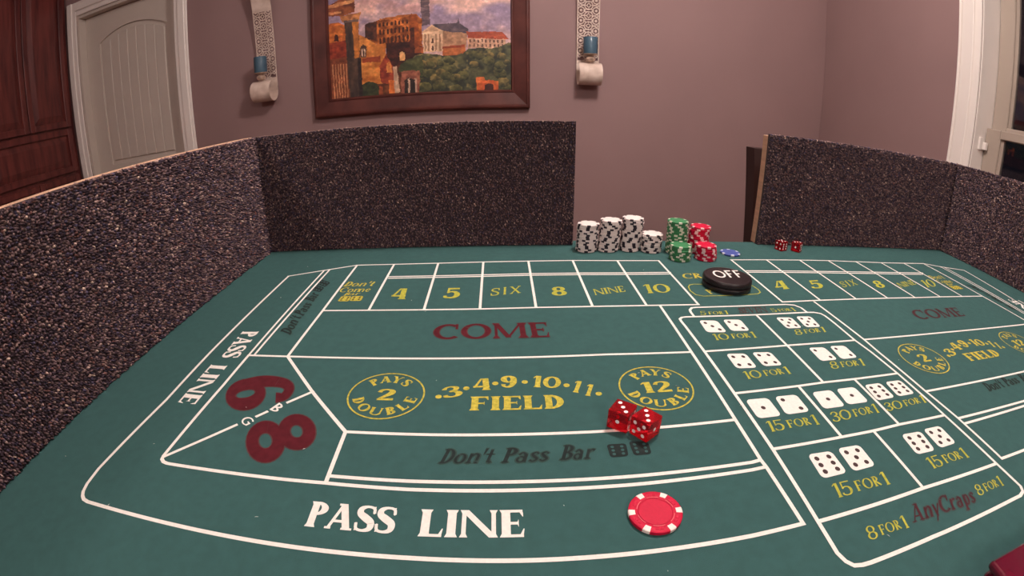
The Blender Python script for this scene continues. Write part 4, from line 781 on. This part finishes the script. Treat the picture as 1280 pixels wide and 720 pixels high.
fill(A((125, 20), (205, -14), (290, -22), (290, 72), (205, 92), (125, 84)), (150, 92, 58), (106, 62, 48)); fill(A((125, 20), (200, 4), (290, -6), (290, 10), (125, 40)), (216, 166, 112), (180, 126, 84)); fill(A((125, 62), (205, 62), (205, 74), (125, 78)), (206, 156, 106), (176, 124, 84))
fill(A((200, 92), (330, 72), (322, 104), (308, 132), (222, 132), (206, 118)), (196, 140, 86), (130, 86, 60)); fill(A((222, 118), (310, 116), (310, 132), (222, 132)), (96, 84, 82), (120, 100, 88))
IMG = np.clip(IMG * (.94 + .30 * fbm(80, 60, 777) * fbm(40, 30, 888) * 2)[..., None], 0, 250)
IMG = 255 * np.clip(IMG / 255 * np.array([1.0, .95, .96]), 0, 1) ** 1.08
lin = np.where(IMG / 255 <= .04045, IMG / 255 / 12.92, ((IMG / 255 + .055) / 1.055) ** 2.4)
cx0, cx1, cz0, cz1 = PX0 + FW - .006, PX1 - FW + .006, FW - .006, PZ1 - FW + .006
gx = np.linspace(cx0, cx1, GW + 1); gz = np.linspace(cz1, cz0, GH + 1); GX, GZ = np.meshgrid(gx, gz)
Vc = np.stack([GX.ravel(), np.full(GX.size, -.010), GZ.ravel()], 1); ii = (np.arange(GH)[:, None] * (GW + 1) + np.arange(GW)[None]).ravel(); Q = np.stack([ii, ii + GW + 1, ii + GW + 2, ii + 1], 1)
me = bpy.data.meshes.new('canvas'); me.vertices.add(len(Vc)); me.vertices.foreach_set('co', Vc.ravel()); me.loops.add(Q.size); me.loops.foreach_set('vertex_index', Q.ravel().astype(np.int32)); me.polygons.add(len(Q))
me.polygons.foreach_set('loop_start', np.arange(len(Q)) * 4); me.polygons.foreach_set('loop_total', np.full(len(Q), 4)); me.update(calc_edges=True)
at = me.color_attributes.new('paint', 'FLOAT_COLOR', 'CORNER'); at.data.foreach_set('color', np.repeat(np.concatenate([lin.reshape(-1, 3), np.ones((GH * GW, 1))], 1), 4, 0).ravel())
me.materials.append(attr_mat('oil_paint', 'paint', .5, .35, .3)); link('canvas', me, pf)
MB().box(cx0, cx1, -.0095, -.002, cz0, cz1).build('backing_board', M_ply, pf)
# ================================================================ scroll sconces with pillar candles
M_sc = mat('antique_white_metal', srgb(226, 206, 194), .5, .0, 26.0, .15, 160, col2=srgb(202, 178, 164)); M_candle = mat('blue_wax', srgb(66, 94, 112), .5, .06, 40.0, coat=.1)
M_cup = mat('smoky_glass_cup', srgb(186, 160, 142), .3, .3, 60.0, .3, 120)
def sconce(x, label, clabel):
    s = empty('wall_sconce', (x, WY, Z(0))); tag(s, label, 'sconce', 'scroll wall sconces')
    hw = .054
    path = [(.118, 1.02), (.128, 1.05), (.112, 1.075), (.088, 1.07), (.078, 1.04), (.085, .99), (.078, .94), (.063, .88), (.0475, .825), (.0455, .811)]
    low = [(.012, .47), (.010, .43)]
    cc, R_ = (.063, .402), .053
    curl = [(cc[0] + R_ * math.cos(math.radians(a)), cc[1] + R_ * math.sin(math.radians(a))) for a in range(160, 462, 12)]
    def sheet(pts, name, th=.0018):
        V = []; F = []; n = len(pts)
        for i, (d, z) in enumerate(pts):
            a, b = pts[max(0, i - 1)], pts[min(n - 1, i + 1)]; t = Vector((b[0] - a[0], b[1] - a[1])).normalized(); nn = (-t.y * th, t.x * th)
            V += [(-hw, -d, z), (hw, -d, z), (hw, -d - nn[0], z + nn[1]), (-hw, -d - nn[0], z + nn[1])]
        for i in range(n - 1):
            for k in range(4): F.append((4 * i + k, 4 * i + (k + 1) % 4, 4 * i + 4 + (k + 1) % 4, 4 * i + 4 + k))
        F += [(0, 1, 2, 3), tuple(4 * (n - 1) + k for k in (3, 2, 1, 0))]
        return MB().add(V, F).build(name, M_sc, s, True)
    sheet(path, 'upper_scroll'); sheet(low + curl, 'lower_scroll')
    # pierced strap: rings, links and side bars following the gentle curve between the scrolls
    z0, z1 = .468, .812
    def dp(z): t = (z - z0) / (z1 - z0); return .012 + .034 * t * t
    pm = MB()
    def plate(q, th=.0022):
        V = [(p[0], -dp(p[1]), p[1]) for p in q] + [(p[0], -dp(p[1]) - th, p[1]) for p in q]; n = len(q)
        pm.add(V, [tuple(range(n)), tuple(range(2 * n - 1, n - 1, -1))] + [(i, (i + 1) % n, n + (i + 1) % n, n + i) for i in range(n)])
    nseg = 18
    for k in range(nseg):
        a, b = z0 + (z1 - z0) * k / nseg, z0 + (z1 - z0) * (k + 1) / nseg
        plate([(-hw, a), (-hw + .0045, a), (-hw + .0045, b), (-hw, b)]); plate([(hw - .0045, a), (hw, a), (hw, b), (hw - .0045, b)])
    pz = .049; nr = 7
    for r_ in range(nr):
        zc = z0 + pz * (r_ + .5)
        for (xc_, zz, R1, R0) in ((0, zc, .0220, .0172), (0, zc, .0100, .0062), (-.036, zc + pz / 2, .0180, .0136), (.036, zc + pz / 2, .0180, .0136), (-.036, zc + pz / 2, .0065, .0005), (.036, zc + pz / 2, .0065, .0005), (-.040, zc, .008, .0040), (.040, zc, .008, .0040)):
            for qd in ring(xc_, zz, R1, R1, R0, R0, n=12):
                if all(abs(p[0]) <= hw and z0 - .002 <= p[1] <= z1 for p in qd): plate(list(qd))
        for ang in range(0, 360, 90):
            c_, s_2 = math.cos(math.radians(ang)), math.sin(math.radians(ang)); e = .0016
            plate([(.009 * c_ - e * s_2, zc + .009 * s_2 + e * c_), (.009 * c_ + e * s_2, zc + .009 * s_2 - e * c_), (.018 * c_ + e * s_2, zc + .018 * s_2 - e * c_), (.018 * c_ - e * s_2, zc + .018 * s_2 + e * c_)])
        for sx in (-1, 1): plate([(sx * .020, zc - .003), (sx * .036, zc - .003), (sx * .036, zc + .003), (sx * .020, zc + .003)]); plate([(sx * .014, zc + .016), (sx * .026, zc + .022), (sx * .024, zc + .027), (sx * .012, zc + .021)]); plate([(sx * .014, zc - .016), (sx * .026, zc - .022), (sx * .024, zc - .027), (sx * .012, zc - .021)])
    pm.build('pierced_strap', M_sc, s)
    MB().box(-.006, .006, -.012, -.001, .90, .93).box(-.004, .004, -.075, -.012, .910, .918).build('wall_hook', M_cup, s)
    MB().lathe([(.012, .4575), (.020, .462), (.024, .472), (.018, .480), (.012, .484), (.020, .489), (.034, .4925), (.035, .4955)], 24, (0, -.085, 0)).build('candle_cup', M_cup, s, True)
    c = empty('pillar_candle', (x, WY - .085, Z(.4962))); tag(c, clabel, 'candle', 'blue candles on the sconces')
    MB().lathe([(.0325, 0), (.0332, .003), (.0332, .076), (.031, .079), (.020, .078), (.0005, .076)], 28).build('wax', M_candle, c, True)
    MB().lathe([(.0011, .074), (.0010, .086)], 6).build('wick', M_blk, c)
sconce(-1.180, 'pierced white scroll wall sconce between the door and the painting', 'blue pillar candle on the sconce beside the white door')
sconce(.410, 'pierced white scroll wall sconce beyond the painting, toward the window', 'blue pillar candle on the sconce toward the window side')
